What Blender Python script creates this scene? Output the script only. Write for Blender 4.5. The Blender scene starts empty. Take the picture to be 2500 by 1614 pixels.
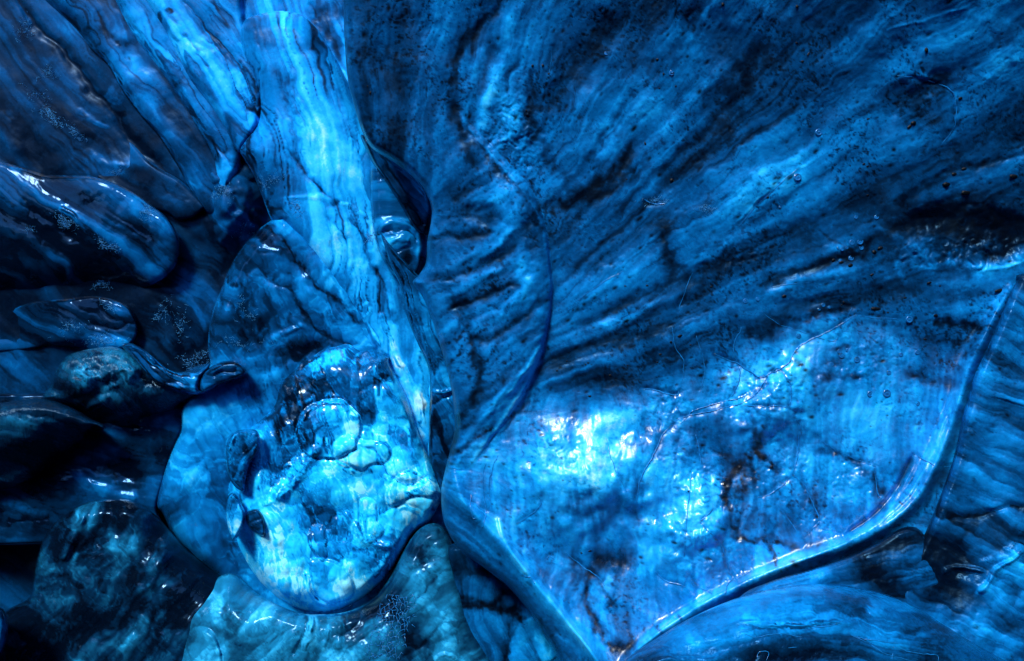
import bpy, math, random
import numpy as np
random.seed(7)
C = bpy.context.scene.collection
SC = bpy.context.scene

# ------------------------------------------------------------------ camera, sky, sun, exposure
CAMZ = 1.6
cam = bpy.data.objects.new('camera', bpy.data.cameras.new('camera')); C.objects.link(cam)
cam.location = (0, 0, CAMZ); cam.rotation_euler = (math.radians(90), 0, 0)
cam.data.lens = 24; cam.data.sensor_width = 36; cam.data.clip_start = 0.05; cam.data.clip_end = 500
SC.camera = cam
SUN = np.array((-0.34, -0.62, 0.78)); SUN /= np.linalg.norm(SUN)
sun_el = math.asin(SUN[2]); sun_az = math.atan2(SUN[0], SUN[1])
w = bpy.data.worlds.new('World'); SC.world = w; w.use_nodes = True
nt = w.node_tree; bg = nt.nodes['Background']
sky = nt.nodes.new('ShaderNodeTexSky'); sky.sky_type = 'NISHITA'; sky.sun_disc = False
sky.ozone_density = 3.6; sky.dust_density = 0; sky.sun_elevation = sun_el; sky.sun_rotation = sun_az
nt.links.new(sky.outputs[0], bg.inputs[0]); bg.inputs[1].default_value = 0.15
sl = bpy.data.lights.new('sun', 'SUN'); sl.energy = 1.5; sl.angle = math.radians(14); sl.color = (1, 0.97, 0.93)
so = bpy.data.objects.new('sun', sl); C.objects.link(so)
so.rotation_euler = (math.pi/2 - sun_el, 0, math.atan2(SUN[0], -SUN[1]))
SC.view_settings.view_transform = 'Standard'; SC.view_settings.look = 'None'
SC.view_settings.gamma = 1; SC.view_settings.use_curve_mapping = False
SC.view_settings.exposure = 1.95

# ------------------------------------------------------------------ noise
_r = np.random.RandomState(5)
TAB = [_r.rand(256, 256).astype(np.float32) for _ in range(6)]
def vnoise(x, y, k=0):
    t = TAB[k % 6]
    xi = np.floor(x).astype(np.int64); yi = np.floor(y).astype(np.int64)
    fx = (x - xi).astype(np.float32); fy = (y - yi).astype(np.float32)
    fx = fx*fx*fx*(fx*(fx*6-15)+10); fy = fy*fy*fy*(fy*(fy*6-15)+10)
    xi0 = (xi + 37*k) & 255; yi0 = (yi + 91*k) & 255; xi1 = (xi0+1) & 255; yi1 = (yi0+1) & 255
    a = t[yi0, xi0]; b = t[yi0, xi1]; c = t[yi1, xi0]; d = t[yi1, xi1]
    return (a + (b-a)*fx + (c-a)*fy + (a-b-c+d)*fx*fy)*2 - 1
def fbm(x, y, k=0, o=4, g=0.5):
    s = 0; a = 1; n = 0
    for i in range(o):
        s = s + a*vnoise(x, y, k+i); n += a; a *= g
        x, y = (x*0.8+y*0.6)*2.03+3.1, (y*0.8-x*0.6)*2.03+7.7
    return s/n*1.5
def fbms(x, y, k=0, o=4, g=0.55):            # keeps its long axis: for streaks
    s = 0; a = 1; n = 0
    for i in range(o):
        s = s + a*vnoise(x, y, k+i); n += a; a *= g
        x = x*1.5+5.3; y = y*2.05+1.7
    return s/n*1.5

def smooth(pts, n=6, closed=False):          # Catmull-Rom through the listed points
    P = np.array(pts, float); N = len(P); out = []
    rng = range(N) if closed else range(N-1)
    for i in rng:
        if closed: p0, p1, p2, p3 = P[(i-1) % N], P[i], P[(i+1) % N], P[(i+2) % N]
        else: p0, p1, p2, p3 = P[max(i-1, 0)], P[i], P[i+1], P[min(i+2, N-1)]
        for j in range(n):
            t = j/n
            out.append(0.5*(2*p1+(p2-p0)*t+(2*p0-5*p1+4*p2-p3)*t*t+(3*p1-p0-3*p2+p3)*t**3))
    if not closed: out.append(P[-1])
    return np.array(out)
def seg_dist(X, Y, P, closed=False):         # distance and position along a polyline
    D = np.full(X.shape, 1e9, np.float32); T = np.zeros(X.shape, np.float32)
    M = len(P); last = M if closed else M-1
    for i in range(last):
        a = P[i]; b = P[(i+1) % M]; d = b-a; L = float(d@d)+1e-9
        t = np.clip(((X-a[0])*d[0]+(Y-a[1])*d[1])/L, 0, 1)
        q = (X-a[0]-t*d[0])**2+(Y-a[1]-t*d[1])**2
        m = q < D; D = np.where(m, q, D); T = np.where(m, (i+t)/last, T)
    return np.sqrt(D), T
def inside(X, Y, P):
    r = np.zeros(X.shape, bool); M = len(P)
    for i in range(M):
        x0, y0 = P[i]; x1, y1 = P[(i+1) % M]
        if y0 == y1: continue
        c = ((y0 > Y) != (y1 > Y)) & (X < (x1-x0)*(Y-y0)/(y1-y0)+x0)
        r ^= c
    return r
def sdf(X, Y, P):
    d, _ = seg_dist(X, Y, P, True)
    return np.where(inside(X, Y, P), d, -d)
def sstep(a, b, x):
    t = np.clip((x-a)/(b-a), 0, 1); return t*t*(3-2*t)

# ------------------------------------------------------------------ survey grid of the cave face
# coordinates run in the survey's own units: 1250 units = 0.75 of the distance from the survey point
def axis(lo, hi, a, b, st):
    core = np.arange(a, b+st, st); r = []; x = core[-1]; s = st
    while x < hi: s *= 1.12; x += s; r.append(x)
    l = []; x = core[0]; s = st
    while x > lo: s *= 1.12; x -= s; l.append(x)
    return np.array(l[::-1]+list(core)+r, np.float32)
AX = axis(-420, 2920, -25, 2525, 2.6); AY = axis(-420, 2034, -25, 1640, 2.6)
GX, GY = np.meshgrid(AX, AY)
def pos(px, py, d):
    k = 0.75*d/1250
    return np.stack([(px-1250)*k, d, CAMZ-(py-807)*k], -1)

# ------------------------------------------------------------------ materials
def ice_material(name, ramp, rough=0.22, bump=0.5, bscale=1.0, spec=0.5, silt=(0.0008, 0.002, 0.005, 1), streak=None, coat=0.0, grain=0.5, tint=(0.3, 0.65, 1), clear=0.0):
    m = bpy.data.materials.new(name); m.use_nodes = True
    t = m.node_tree; N = t.nodes; L = t.links; p = N['Principled BSDF']
    at = N.new('ShaderNodeAttribute'); at.attribute_name = 'milk_and_light'
    at2 = N.new('ShaderNodeAttribute'); at2.attribute_name = 'silt'
    tc = N.new('ShaderNodeTexCoord')
    n1 = N.new('ShaderNodeTexNoise'); n1.inputs['Scale'].default_value = 55*bscale; n1.inputs['Detail'].default_value = 6; n1.inputs['Roughness'].default_value = 0.65
    n1.inputs['Distortion'].default_value = 0.6
    L.new(tc.outputs['Object'], n1.inputs['Vector'])
    pol = N.new('ShaderNodeAttribute'); pol.attribute_name = 'polish'
    sp_ = N.new('ShaderNodeMath'); sp_.operation = 'MULTIPLY_ADD'; L.new(pol.outputs['Fac'], sp_.inputs[0]); sp_.inputs[1].default_value = 1.1; sp_.inputs[2].default_value = spec
    L.new(sp_.outputs[0], p.inputs['Specular IOR Level'])
    tm = N.new('ShaderNodeMix'); tm.data_type = 'RGBA'; L.new(pol.outputs['Fac'], tm.inputs['Factor']); tm.inputs['A'].default_value = (*tint, 1); tm.inputs['B'].default_value = (0.9, 0.97, 1, 1)
    L.new(tm.outputs['Result'], p.inputs['Specular Tint'])
    if clear: p.inputs['Transmission Weight'].default_value = clear
    # bubble content and painted light or shade = attribute plus fine grain
    ma = N.new('ShaderNodeMath'); ma.operation = 'MULTIPLY_ADD'
    L.new(n1.outputs['Fac'], ma.inputs[0]); ma.inputs[1].default_value = grain; ma.inputs[2].default_value = -grain/2
    ad = N.new('ShaderNodeMath'); ad.operation = 'ADD'; L.new(ma.outputs[0], ad.inputs[0]); L.new(at.outputs['Fac'], ad.inputs[1])
    cr = N.new('ShaderNodeValToRGB'); e = cr.color_ramp.elements
    e[0].position = ramp[0][0]; e[0].color = (*ramp[0][1], 1)
    e[1].position = ramp[-1][0]; e[1].color = (*ramp[-1][1], 1)
    for q, c in ramp[1:-1]:
        x = e.new(q); x.color = (*c, 1)
    L.new(ad.outputs[0], cr.inputs[0])
    mx = N.new('ShaderNodeMix'); mx.data_type = 'RGBA'
    L.new(at2.outputs['Fac'], mx.inputs['Factor']); L.new(cr.outputs[0], mx.inputs['A']); mx.inputs['B'].default_value = silt
    L.new(mx.outputs['Result'], p.inputs['Base Color'])
    p.inputs['IOR'].default_value = 1.31; p.inputs['Specular IOR Level'].default_value = spec
    p.inputs['Specular Tint'].default_value = (*tint, 1)
    if coat: p.inputs['Coat Weight'].default_value = coat; p.inputs['Coat Roughness'].default_value = 0.05; p.inputs['Coat IOR'].default_value = 1.31
    # roughness broken up
    n2 = N.new('ShaderNodeTexNoise'); n2.inputs['Scale'].default_value = 9; n2.inputs['Detail'].default_value = 5
    L.new(tc.outputs['Object'], n2.inputs['Vector'])
    mr = N.new('ShaderNodeMapRange'); mr.inputs['From Min'].default_value = 0.3; mr.inputs['From Max'].default_value = 0.7
    mr.inputs['To Min'].default_value = rough*0.6; mr.inputs['To Max'].default_value = rough*1.5
    L.new(n2.outputs['Fac'], mr.inputs['Value']); rl = N.new('ShaderNodeMath'); rl.operation = 'MULTIPLY_ADD'; L.new(pol.outputs['Fac'], rl.inputs[0]); rl.inputs[1].default_value = -0.05; L.new(mr.outputs[0], rl.inputs[2]); L.new(rl.outputs[0], p.inputs['Roughness'])
    n3 = N.new('ShaderNodeTexNoise'); n3.inputs['Scale'].default_value = 38*bscale; n3.inputs['Detail'].default_value = 4; n3.inputs['Roughness'].default_value = 0.55
    if streak:
        mp = N.new('ShaderNodeMapping'); mp.inputs['Rotation'].default_value = streak[0]; mp.inputs['Scale'].default_value = streak[1]
        L.new(tc.outputs['Object'], mp.inputs['Vector']); L.new(mp.outputs[0], n3.inputs['Vector'])
    else: L.new(tc.outputs['Object'], n3.inputs['Vector'])
    b = N.new('ShaderNodeBump'); b.inputs['Strength'].default_value = bump; b.inputs['Distance'].default_value = 0.012
    L.new(n3.outputs['Fac'], b.inputs['Height']); L.new(b.outputs[0], p.inputs['Normal'])
    return m
BLUE = [(0.0, (0.0004, 0.003, 0.010)), (0.2, (0.0006, 0.018, 0.056)), (0.4, (0.0009, 0.063, 0.20)), (0.6, (0.0016, 0.168, 0.47)),
        (0.78, (0.005, 0.33, 0.76)), (0.88, (0.03, 0.47, 0.88)), (0.95, (0.16, 0.62, 0.92)), (1.0, (0.36, 0.78, 0.96))]
TEAL = [(0.0, (0.0005, 0.003, 0.009)), (0.2, (0.0010, 0.018, 0.05)), (0.4, (0.003, 0.062, 0.135)), (0.6, (0.006, 0.165, 0.34)),
        (0.78, (0.02, 0.34, 0.62)), (0.92, (0.10, 0.58, 0.85)), (1.0, (0.5, 0.85, 0.95))]
M_WALL = ice_material('wall_ice', BLUE, 0.36, 0.2, 1.0, spec=0.6, grain=0.22, tint=(0.22, 0.6, 1))
M_CLEAR = ice_material('clear_ice', BLUE, 0.15, 0.05, 0.6, spec=0.45, grain=0.10, tint=(0.16, 0.5, 1), clear=0.12)
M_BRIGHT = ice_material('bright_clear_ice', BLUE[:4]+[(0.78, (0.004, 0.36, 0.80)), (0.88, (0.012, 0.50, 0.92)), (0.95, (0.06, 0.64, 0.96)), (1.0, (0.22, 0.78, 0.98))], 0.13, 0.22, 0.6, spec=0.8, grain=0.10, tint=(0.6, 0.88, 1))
M_FOLD = ice_material('folded_ice', BLUE, 0.34, 0.10, 0.8, spec=0.25, grain=0.18, tint=(0.10, 0.45, 1))
M_DOME = ice_material('dome_ice', BLUE, 0.22, 0.35, 0.9, spec=0.5, grain=0.3, tint=(0.10, 0.45, 1))
M_TEAL = ice_material('meltwater_ice', TEAL, 0.15, 0.12, 0.8, spec=0.55, grain=0.15, tint=(0.3, 0.65, 1))
M_SCORE = ice_material('scored_ice', TEAL, 0.14, 0.7, 0.9, spec=0.6, streak=((0, math.radians(-35), 0), (3.2, 1, 0.35)), grain=0.2, tint=(0.35, 0.7, 1))
def plain(name, col, rough=0.5, spec=0.5, bump=0.4, sc=60):
    m = bpy.data.materials.new(name); m.use_nodes = True; t = m.node_tree; p = t.nodes['Principled BSDF']
    tc = t.nodes.new('ShaderNodeTexCoord'); n = t.nodes.new('ShaderNodeTexNoise'); n.inputs['Scale'].default_value = sc; n.inputs['Detail'].default_value = 5
    t.links.new(tc.outputs['Object'], n.inputs['Vector'])
    cr = t.nodes.new('ShaderNodeValToRGB'); cr.color_ramp.elements[0].position = 0.3; cr.color_ramp.elements[1].position = 0.7
    cr.color_ramp.elements[0].color = (*[c*0.6 for c in col], 1); cr.color_ramp.elements[1].color = (*[min(c*1.3, 1) for c in col], 1)
    t.links.new(n.outputs['Fac'], cr.inputs[0]); t.links.new(cr.outputs[0], p.inputs['Base Color'])
    b = t.nodes.new('ShaderNodeBump'); b.inputs['Strength'].default_value = bump; b.inputs['Distance'].default_value = 0.01
    t.links.new(n.outputs['Fac'], b.inputs['Height']); t.links.new(b.outputs[0], p.inputs['Normal'])
    p.inputs['Roughness'].default_value = rough; p.inputs['Specular IOR Level'].default_value = spec
    return m
M_STONE = plain('wet_grit', (0.001, 0.003, 0.006), 0.5, 0.15)
M_FROST = plain('frost', (0.05, 0.30, 0.60), 0.5)
M_VEIN = plain('refrozen_vein', (0.006, 0.15, 0.42), 0.2, 0.5, 0.2)
M_BUBBLE = plain('bubble_ice', (0.006, 0.10, 0.30), 0.06, 0.7, 0.0)

# ------------------------------------------------------------------ formations
FORMS = {}
def crop(P, pad):
    x0, y0 = P.min(0)-pad; x1, y1 = P.max(0)+pad
    i0 = max(np.searchsorted(AX, x0)-1, 0); i1 = min(np.searchsorted(AX, x1)+2, len(AX))
    j0 = max(np.searchsorted(AY, y0)-1, 0); j1 = min(np.searchsorted(AY, y1)+2, len(AY))
    return j0, j1, i0, i1
def warp(X, Y, a, s, k):
    return X + a*fbm(X/s, Y/s, k, 3), Y + a*fbm(X/s+31.3, Y/s+11.9, k+2, 3)

def apply_ops(ops, X, Y, H, Mk, S):
    """H relief towards the viewer (m), Mk bubble content plus painted light and shade, S silt"""
    xs = X[0]; ys = Y[:, 0]
    for o in ops:
        kind = o[0]; o = list(o); q_ = 7 if kind == 'b' else (8 if kind == 'n' else 4)
        if len(o) > q_: o[q_] = min(max(o[q_], -0.36), 0.16)
        soft = kind == 'R'                               # 'R': the same, drawn without wobble
        if kind in 'rR':                                  # a band along a line
            _, pts, wd, ha, ma = o[:5]; sa = o[5] if len(o) > 5 else 0
            P = smooth(pts, 14 if soft else 5); pad = wd*3+8
            a, b = P.min(0)-pad, P.max(0)+pad
            i0, i1 = np.searchsorted(xs, (a[0], b[0])); j0, j1 = np.searchsorted(ys, (a[1], b[1]))
            if i1 <= i0 or j1 <= j0: continue
            sl_ = (slice(j0, j1), slice(i0, i1)); x = X[sl_]; y = Y[sl_]
            xw, yw = warp(x, y, 1.5 if soft else wd*0.6+2, wd*3+26, 1)
            D, T = seg_dist(xw, yw, P)
            tp = sstep(0, 0.12, T)*sstep(0, 0.12, 1-T)*0.75+0.25
            ww = wd*(0.45+0.55*tp)*(1+(0.1 if soft else 0.35)*vnoise(T*6+len(pts), T*0+wd, 3))
            g = np.exp(-(D/ww)**2)*tp
            x2, y2 = warp(xw, yw, 0.5 if soft else wd*0.6, wd*0.9+4, 3); D2, _ = seg_dist(x2, y2, P); g2 = np.exp(-(D2/ww)**2)*tp
            mod = np.clip(0.9+0.5*fbm(x/20, y/20, 2, 4, .55), 0.0, 1.9)
            if soft: mod = 0.95+0.1*mod
            H[sl_] += ha*g; Mk[sl_] += ma*g2*mod; g = g2
            if sa:
                cl_ = np.clip(0.42+1.7*fbm(x/13, y/13, 4, 4, .6), 0, 1.5); S[sl_] = np.maximum(S[sl_], np.clip(sa*g*cl_*1.8-0.3, 0, 1))
        elif kind == 'b':                                # a rounded swelling, hollow or cloud
            _, cx, cy, rx, ry, rot, ha, ma = o[:8]; sa = o[8] if len(o) > 8 else 0
            pad = 2.6*max(rx, ry)
            i0, i1 = np.searchsorted(xs, (cx-pad, cx+pad)); j0, j1 = np.searchsorted(ys, (cy-pad, cy+pad))
            if i1 <= i0 or j1 <= j0: continue
            sl_ = (slice(j0, j1), slice(i0, i1)); x = X[sl_]; y = Y[sl_]
            x, y = warp(x, y, min(rx, ry)*0.45, max(min(rx, ry), 12), 4)
            c, s = math.cos(math.radians(rot)), math.sin(math.radians(rot))
            u = ((x-cx)*c-(y-cy)*s)/rx; v = ((x-cx)*s+(y-cy)*c)/ry
            g = np.exp(-(u*u+v*v))
            H[sl_] += ha*g; Mk[sl_] += ma*g*np.clip(0.95+0.5*fbm(x/30, y/30, 3, 4, .55), 0.0, 2.0)
            if sa: S[sl_] = np.maximum(S[sl_], np.clip(sa*g*(1.3+1.2*fbm(X[sl_]/9, Y[sl_]/9, 1, 3))-0.3, 0, 1))
        elif kind == 's':                                # one-sided fold: rises from the left of the line, drops at it
            _, pts, wd, ha, ma = o[:5]
            P = smooth(pts, 12); pad = wd*3
            a, b = P.min(0)-pad, P.max(0)+pad
            i0, i1 = np.searchsorted(xs, (a[0], b[0])); j0, j1 = np.searchsorted(ys, (a[1], b[1]))
            sl_ = (slice(j0, j1), slice(i0, i1)); x, y = warp(X[sl_], Y[sl_], 3, 90, 1)
            D, T = seg_dist(x, y, P); k_ = np.clip((T*(len(P)-1)).astype(int), 0, len(P)-2)
            tx = (P[k_+1]-P[k_]); side = tx[..., 0]*(y-P[k_][..., 1])-tx[..., 1]*(x-P[k_][..., 0]); sd = np.where(side > 0, D, -D)
            tp = sstep(0, 0.35, T)*sstep(0, 0.3, 1-T)
            g = np.where(sd > 0, 1-0.0*sd, 0)*np.sqrt(np.clip(1-(1-np.clip(sd/55, 0, 1))**2, 0, 1))*np.exp(-(np.maximum(sd-55, 0)/wd)**1.6)
            H[sl_] += ha*g*tp; Mk[sl_] += tp*(ma*np.exp(-((sd-9)/5)**2)-0.05*np.exp(-((sd+4)/7)**2))  # lit crest and shadow line painted along the drop
        elif kind == 'n':                                # hammered or crystalline patch
            _, cx, cy, rx, ry, rot, ha, sc = o[:8]; ma = o[8] if len(o) > 8 else 0
            pad = 2.2*max(rx, ry)
            i0, i1 = np.searchsorted(xs, (cx-pad, cx+pad)); j0, j1 = np.searchsorted(ys, (cy-pad, cy+pad))
            if i1 <= i0 or j1 <= j0: continue
            sl_ = (slice(j0, j1), slice(i0, i1)); x = X[sl_]; y = Y[sl_]
            c, s = math.cos(math.radians(rot)), math.sin(math.radians(rot)); xx, yy = warp(x, y, 14, 40, 2)
            u = ((xx-cx)*c-(yy-cy)*s)/rx; v = ((xx-cx)*s+(yy-cy)*c)/ry; g = np.exp(-(u*u+v*v)**1.5)
            q = fbm(xx/sc, yy/sc*0.75, 3, 3); q2 = np.clip(1.6*(1-np.abs(fbm(xx/sc/1.4, yy/sc/1.4, 1, 3)))-0.9, -.4, 1)
            H[sl_] += ha*g*(q+0.5*q2); Mk[sl_] += ma*g*q2
        elif kind == 'p':                                # an area with an uneven border
            _, pts, fe, ha, ma = o[:5]
            P = smooth(pts, 4, True); pad = fe*2
            a, b = P.min(0)-pad, P.max(0)+pad
            i0, i1 = np.searchsorted(xs, (a[0], b[0])); j0, j1 = np.searchsorted(ys, (a[1], b[1]))
            sl_ = (slice(j0, j1), slice(i0, i1)); x, y = warp(X[sl_], Y[sl_], fe*0.5, fe*1.5+20, 2)
            g = sstep(-fe, fe, sdf(x, y, P))
            H[sl_] += ha*g; Mk[sl_] += ma*g
        elif kind == 'l':                                # a lobe with a crisp outline lying on the face
            _, pts, R, ha, ma = o[:5]
            P = smooth(pts, 5, True); a, b = P.min(0)-12, P.max(0)+12
            i0, i1 = np.searchsorted(xs, (a[0], b[0])); j0, j1 = np.searchsorted(ys, (a[1], b[1]))
            sl_ = (slice(j0, j1), slice(i0, i1)); x, y = warp(X[sl_], Y[sl_], 4, 40, 2)
            s = sdf(x, y, P); t = np.clip(s/R, 0, 1); g = np.sqrt(1-(1-t)**2)
            H[sl_] += ha*g-0.25*abs(ha)*np.exp(-(s/5)**2)*(s < 4); Mk[sl_] += ma*g

def flow_uv(flow, X, Y):
    if flow[0] == 'polar':
        _, cx, cy = flow; dx = X-cx; dy = cy-Y; r = np.hypot(dx, dy)+40
        return r, np.arctan2(dy, dx)*620
    ang, bend = flow[1:3]; u0 = flow[3] if len(flow) > 3 else 0; c, s = math.cos(math.radians(ang)), math.sin(math.radians(ang))
    u = X*c-Y*s; v = X*s+Y*c
    return u, v+bend*((u-u0)/500)**2*100

def formation(name, label, cat, pts, d0, gx=0, gy=0, qy=0, curl=40, curl_d=0.25, bulge=0.0, bulge_r=200, base=0.4,
              mat=None, flow=('dir', 45, 0), Lu=260, Lv=26, sm=0.14, sh=0.006, cm=0.10, ch=0.02, cs=120, dark=0.0,
              lump=0.0, lumps=60, ops=(), calm=None, hs=0.4, grit=0.015, bead=0.0045, beadm=0.0, sink=(), follow=None, zones=(), refr=None, cap=0.45, back=0.5, pit=0, kind=None, group=None, cloud=0.0, spin=0.0, tip=None):
    """pts: outline; d0 + gx,gy,qy: distance of the face and how it leans; curl: how far from its outline the face turns away"""
    P = smooth(pts, 6, True); j0, j1, i0, i1 = crop(P, 6)
    X = GX[j0:j1, i0:i1].copy(); Y = GY[j0:j1, i0:i1].copy()
    s = sdf(X, Y, P)
    # pull vertices just outside onto the outline so that it comes out smooth
    gyv, gxv = np.gradient(s, Y[:, 0], X[0]); gn = np.hypot(gxv, gyv)+1e-6
    near = (s < 0) & (s > -9)
    X = np.where(near, X-s*gxv/gn, X); Y = np.where(near, Y-s*gyv/gn, Y)
    sp = np.maximum(s, 0)
    cx, cy = P.mean(0)
    plane = lambda x, y: d0 + gx*(x-cx)/1000 + gy*(y-cy)/1000 + qy*((y-cy)/1000)**2
    D = plane(X, Y) if follow is None else follow[0]['plane'](X, Y)-follow[1]
    Dp = D
    t = np.clip(sp/curl, 0, 1); D = D + curl_d*(1-np.sqrt(1-(1-t)**2))
    bulge *= 0.45; ch *= 0.45; lump *= 0.25; sm *= 1.35; dark *= 1.5
    if name != 'ice_dome' and calm is None: curl *= 0.55; curl_d *= 0.45
    if bulge:
        t = np.clip(sp/bulge_r, 0, 1); D = D-bulge*np.sqrt(np.clip(1-(1-t)**2, 0, 1))
    H = np.zeros_like(X); Mk = np.full_like(X, base); S = np.zeros_like(X)
    Xw, Yw = warp(X, Y, 16, 150, 1); Xf, Yf = warp(Xw, Yw, 5, 32, 3)
    u, v = flow_uv(flow, Xf, Yf)
    n1 = fbms(u/Lu, v/Lv, 0, 5, 0.62); n2 = fbms(u/(Lu*2.2)+9, v/(Lv*3.4)+4, 2, 3)
    A = 1.0; POL = np.zeros_like(X)
    if calm is not None:                                 # the basin is rubbed smooth, with faint upright streaks
        g = sstep(-40, 40, sdf(Xw, Yw, smooth(calm, 3, True))); A = 1-0.72*g; POL = POL+g
        Mk += g*0.11*fbms(Yf/240, Xf/13, 3, 4, .6)+g*0.10*fbm(Xw/70, Yw/110, 2, 4); H += g*0.003*fbms(Yf/200, Xf/16, 1, 3)
    for (zp, zf, zLu, zLv, zm, zh) in zones:             # parts of the face with a grain of their own
        g = sstep(-30, 30, sdf(Xw, Yw, smooth(zp, 3, True))); A = A*(1-0.9*g); zu, zv = flow_uv(zf, Xf, Yf)
        q = fbms(zu/zLu, zv/zLv, 2, 5, .55); Mk += g*zm*q; H += g*zh*fbms(zu/zLu, zv/zLv, 2, 2, .4)
    Mk += A*(sm*n1+sm*0.8*n2); H += A*(sh*n1*0.6+sh*2.2*n2)
    rid = 1-np.abs(fbms(u/(Lu*1.5)+3, v/(Lv*1.6)+8, 4, 3)); rid = np.clip((rid-0.86)/0.14, 0, 1)**2
    Mk -= A*dark*rid*np.clip(0.5+fbm(X/90, Y/90, 5, 2), 0, 1)
    H += ch*fbm(Xw/cs, Yw/cs, 2, 3); Mk += cm*fbm(Xw/(cs*0.9)+5, Yw/(cs*0.9), 4, 4)
    if cloud:                                            # swirling clear and milky ice, seen inside
        a, b = warp(X, Y, 60, 90, 2); a, b = warp(a, b, 22, 30, 4)
        q = fbm(a/70, b/70, 1, 5, 0.6); Mk += cloud*q
        rq = 1-np.abs(fbm(a/46+4, b/46+2, 3, 4)); Mk += cloud*0.9*np.clip((rq-0.8)/0.2, 0, 1)**2-cloud*0.25
    if lump:                                             # knobbly: rounded cells with creases between them
        a, b = warp(X, Y, 26, 60, 3)
        q = np.abs(fbm(a/lumps, b/lumps, 2, 3, 0.55)); H += lump*(np.sqrt(q+0.004)-0.3)
    r2 = 1-np.abs(fbms(u/(Lu*0.5)+1, v/(Lv*0.55)+5, 1, 3)); r2 = np.clip((r2-0.9)/0.1, 0, 1)
    Mk -= A*0.16*r2*np.clip(0.2+1.2*fbm(X/120+4, Y/120, 3, 3), 0, 1)
    gf = fbm(Xf/7, Yf/7, 2, 3, .7); gm = np.clip(0.35+1.3*fbm(X/110, Y/110, 1, 3), 0, 1.3); Mk -= grit*2.2*np.clip(gf*1.5-0.35, 0, 1)*gm; H -= 0.0005*np.clip(gf*1.5-0.35, 0, 1)*gm
    Mk += (0.05 if grit > .05 else 0.015)*fbm(Xf/9+3, Yf/9, 4, 3, .7)
    bd = np.exp(-((sp-6.5)/3)**2); H += bead*bd
    H0 = H; H = np.zeros_like(X); apply_ops(ops, X, Y, H, Mk, S); H = H0+hs*H
    if pit:                                              # grit frozen in, and the pits it melts
        R = random.Random(name+label); xs = X[0]; ys = Y[:, 0]
        n_cl = pit//7
        cl = [(R.uniform(max(P[:, 0].min(), -40), min(P[:, 0].max(), 2540)), R.uniform(max(P[:, 1].min(), -40), min(P[:, 1].max(), 1650))) for _ in range(n_cl)]
        for _ in range(pit):
            c_ = R.choice(cl); px, py = c_[0]+R.gauss(0, 75), c_[1]+R.gauss(0, 34)
            if calm is not None and R.random() < 0.55 and py > 960: continue
            r = 1.5+R.random()**5*4; ax, ay = np.searchsorted(GX[0, i0:i1], px), np.searchsorted(GY[j0:j1, 0], py)
            k = int(r/2.6*2)+2; sl_ = (slice(max(ay-k, 0), ay+k), slice(max(ax-k, 0), ax+k))
            if X[sl_].size == 0: continue
            uu, vv = flow_uv(flow, np.array([px, px+2., px]), np.array([py, py, py+2.]))
            gvx, gvy = vv[1]-vv[0], vv[2]-vv[0]; gl = math.hypot(gvx, gvy)+1e-6; ex, ey = -gvy/gl, gvx/gl
            dx = X[sl_]-px; dy = Y[sl_]-py; e = R.uniform(1.2, 2.4)
            g = np.exp(-(((dx*ex+dy*ey)/(r*e))**2+((dx*-ey+dy*ex)/r)**2)**1.3)
            S[sl_] = np.maximum(S[sl_], np.clip(g*R.uniform(0.5, 1.3), 0, 1)); H[sl_] -= 0.0016*g
    Zr = H-D+Dp
    for (pp, wd_, am) in sink:                           # where it melts into its neighbour without an edge
        d_, _ = seg_dist(X, Y, smooth(pp, 4)); D = D+am*np.exp(-(d_/wd_)**2); Mk += 0*d_
    # what one sees inside the ice is bent by its rounded surface
    rf = refr if refr is not None else 14
    gy_, gx_ = np.gradient(Zr); m_ = 2.6*0.75*d0/1250; gx_ = np.clip(gx_/m_, -1.6, 1.6); gy_ = np.clip(gy_/m_, -1.6, 1.6)
    jj, ii = np.mgrid[0:X.shape[0], 0:X.shape[1]].astype(np.float32)
    jj = np.clip(jj+gy_*rf/2.6, 0, X.shape[0]-1.001); ii = np.clip(ii+gx_*rf/2.6, 0, X.shape[1]-1.001)
    j_ = jj.astype(int); i_ = ii.astype(int); fj = jj-j_; fi = ii-i_
    bil = lambda A_: (A_[j_, i_]*(1-fi)+A_[j_, i_+1]*fi)*(1-fj)+(A_[j_+1, i_]*(1-fi)+A_[j_+1, i_+1]*fi)*fj
    inn = s > 3; Mk = np.where(inn, bil(np.where(s > 0, Mk, base)), Mk); S = np.where(inn, bil(S), S)
    Mk = base+(Mk-base)*(1.15 if calm is not None else 1.35)
    Mk = np.where(Mk > .82, .82+(Mk-.82)*cap, Mk)
    D = (D-H).astype(np.float32)
    keep = s > -9
    # cells with at least one corner inside
    ins = s > 0
    cell = (ins[:-1, :-1] | ins[1:, :-1] | ins[:-1, 1:] | ins[1:, 1:]) & keep[:-1, :-1] & keep[1:, :-1] & keep[:-1, 1:] & keep[1:, 1:]
    h, wd = X.shape; idx = np.arange(h*wd).reshape(h, wd)
    q = np.stack([idx[:-1, :-1][cell], idx[1:, :-1][cell], idx[1:, 1:][cell], idx[:-1, 1:][cell]], -1)
    V = pos(X, Y, D).reshape(-1, 3)
    used = np.unique(q); remap = np.full(h*wd, -1, np.int64); remap[used] = np.arange(len(used))
    V = V[used]; q = remap[q]; mk = Mk.ravel()[used]; si = S.ravel()[used]
    # wall of the piece: its border carried back, so that it has real thickness
    e = np.concatenate([q[:, [0, 1]], q[:, [1, 2]], q[:, [2, 3]], q[:, [3, 0]]])
    key = e[:, 0]*(len(V)+1)+e[:, 1]; rk = e[:, 1]*(len(V)+1)+e[:, 0]
    be = e[~np.isin(key, rk)]
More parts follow.
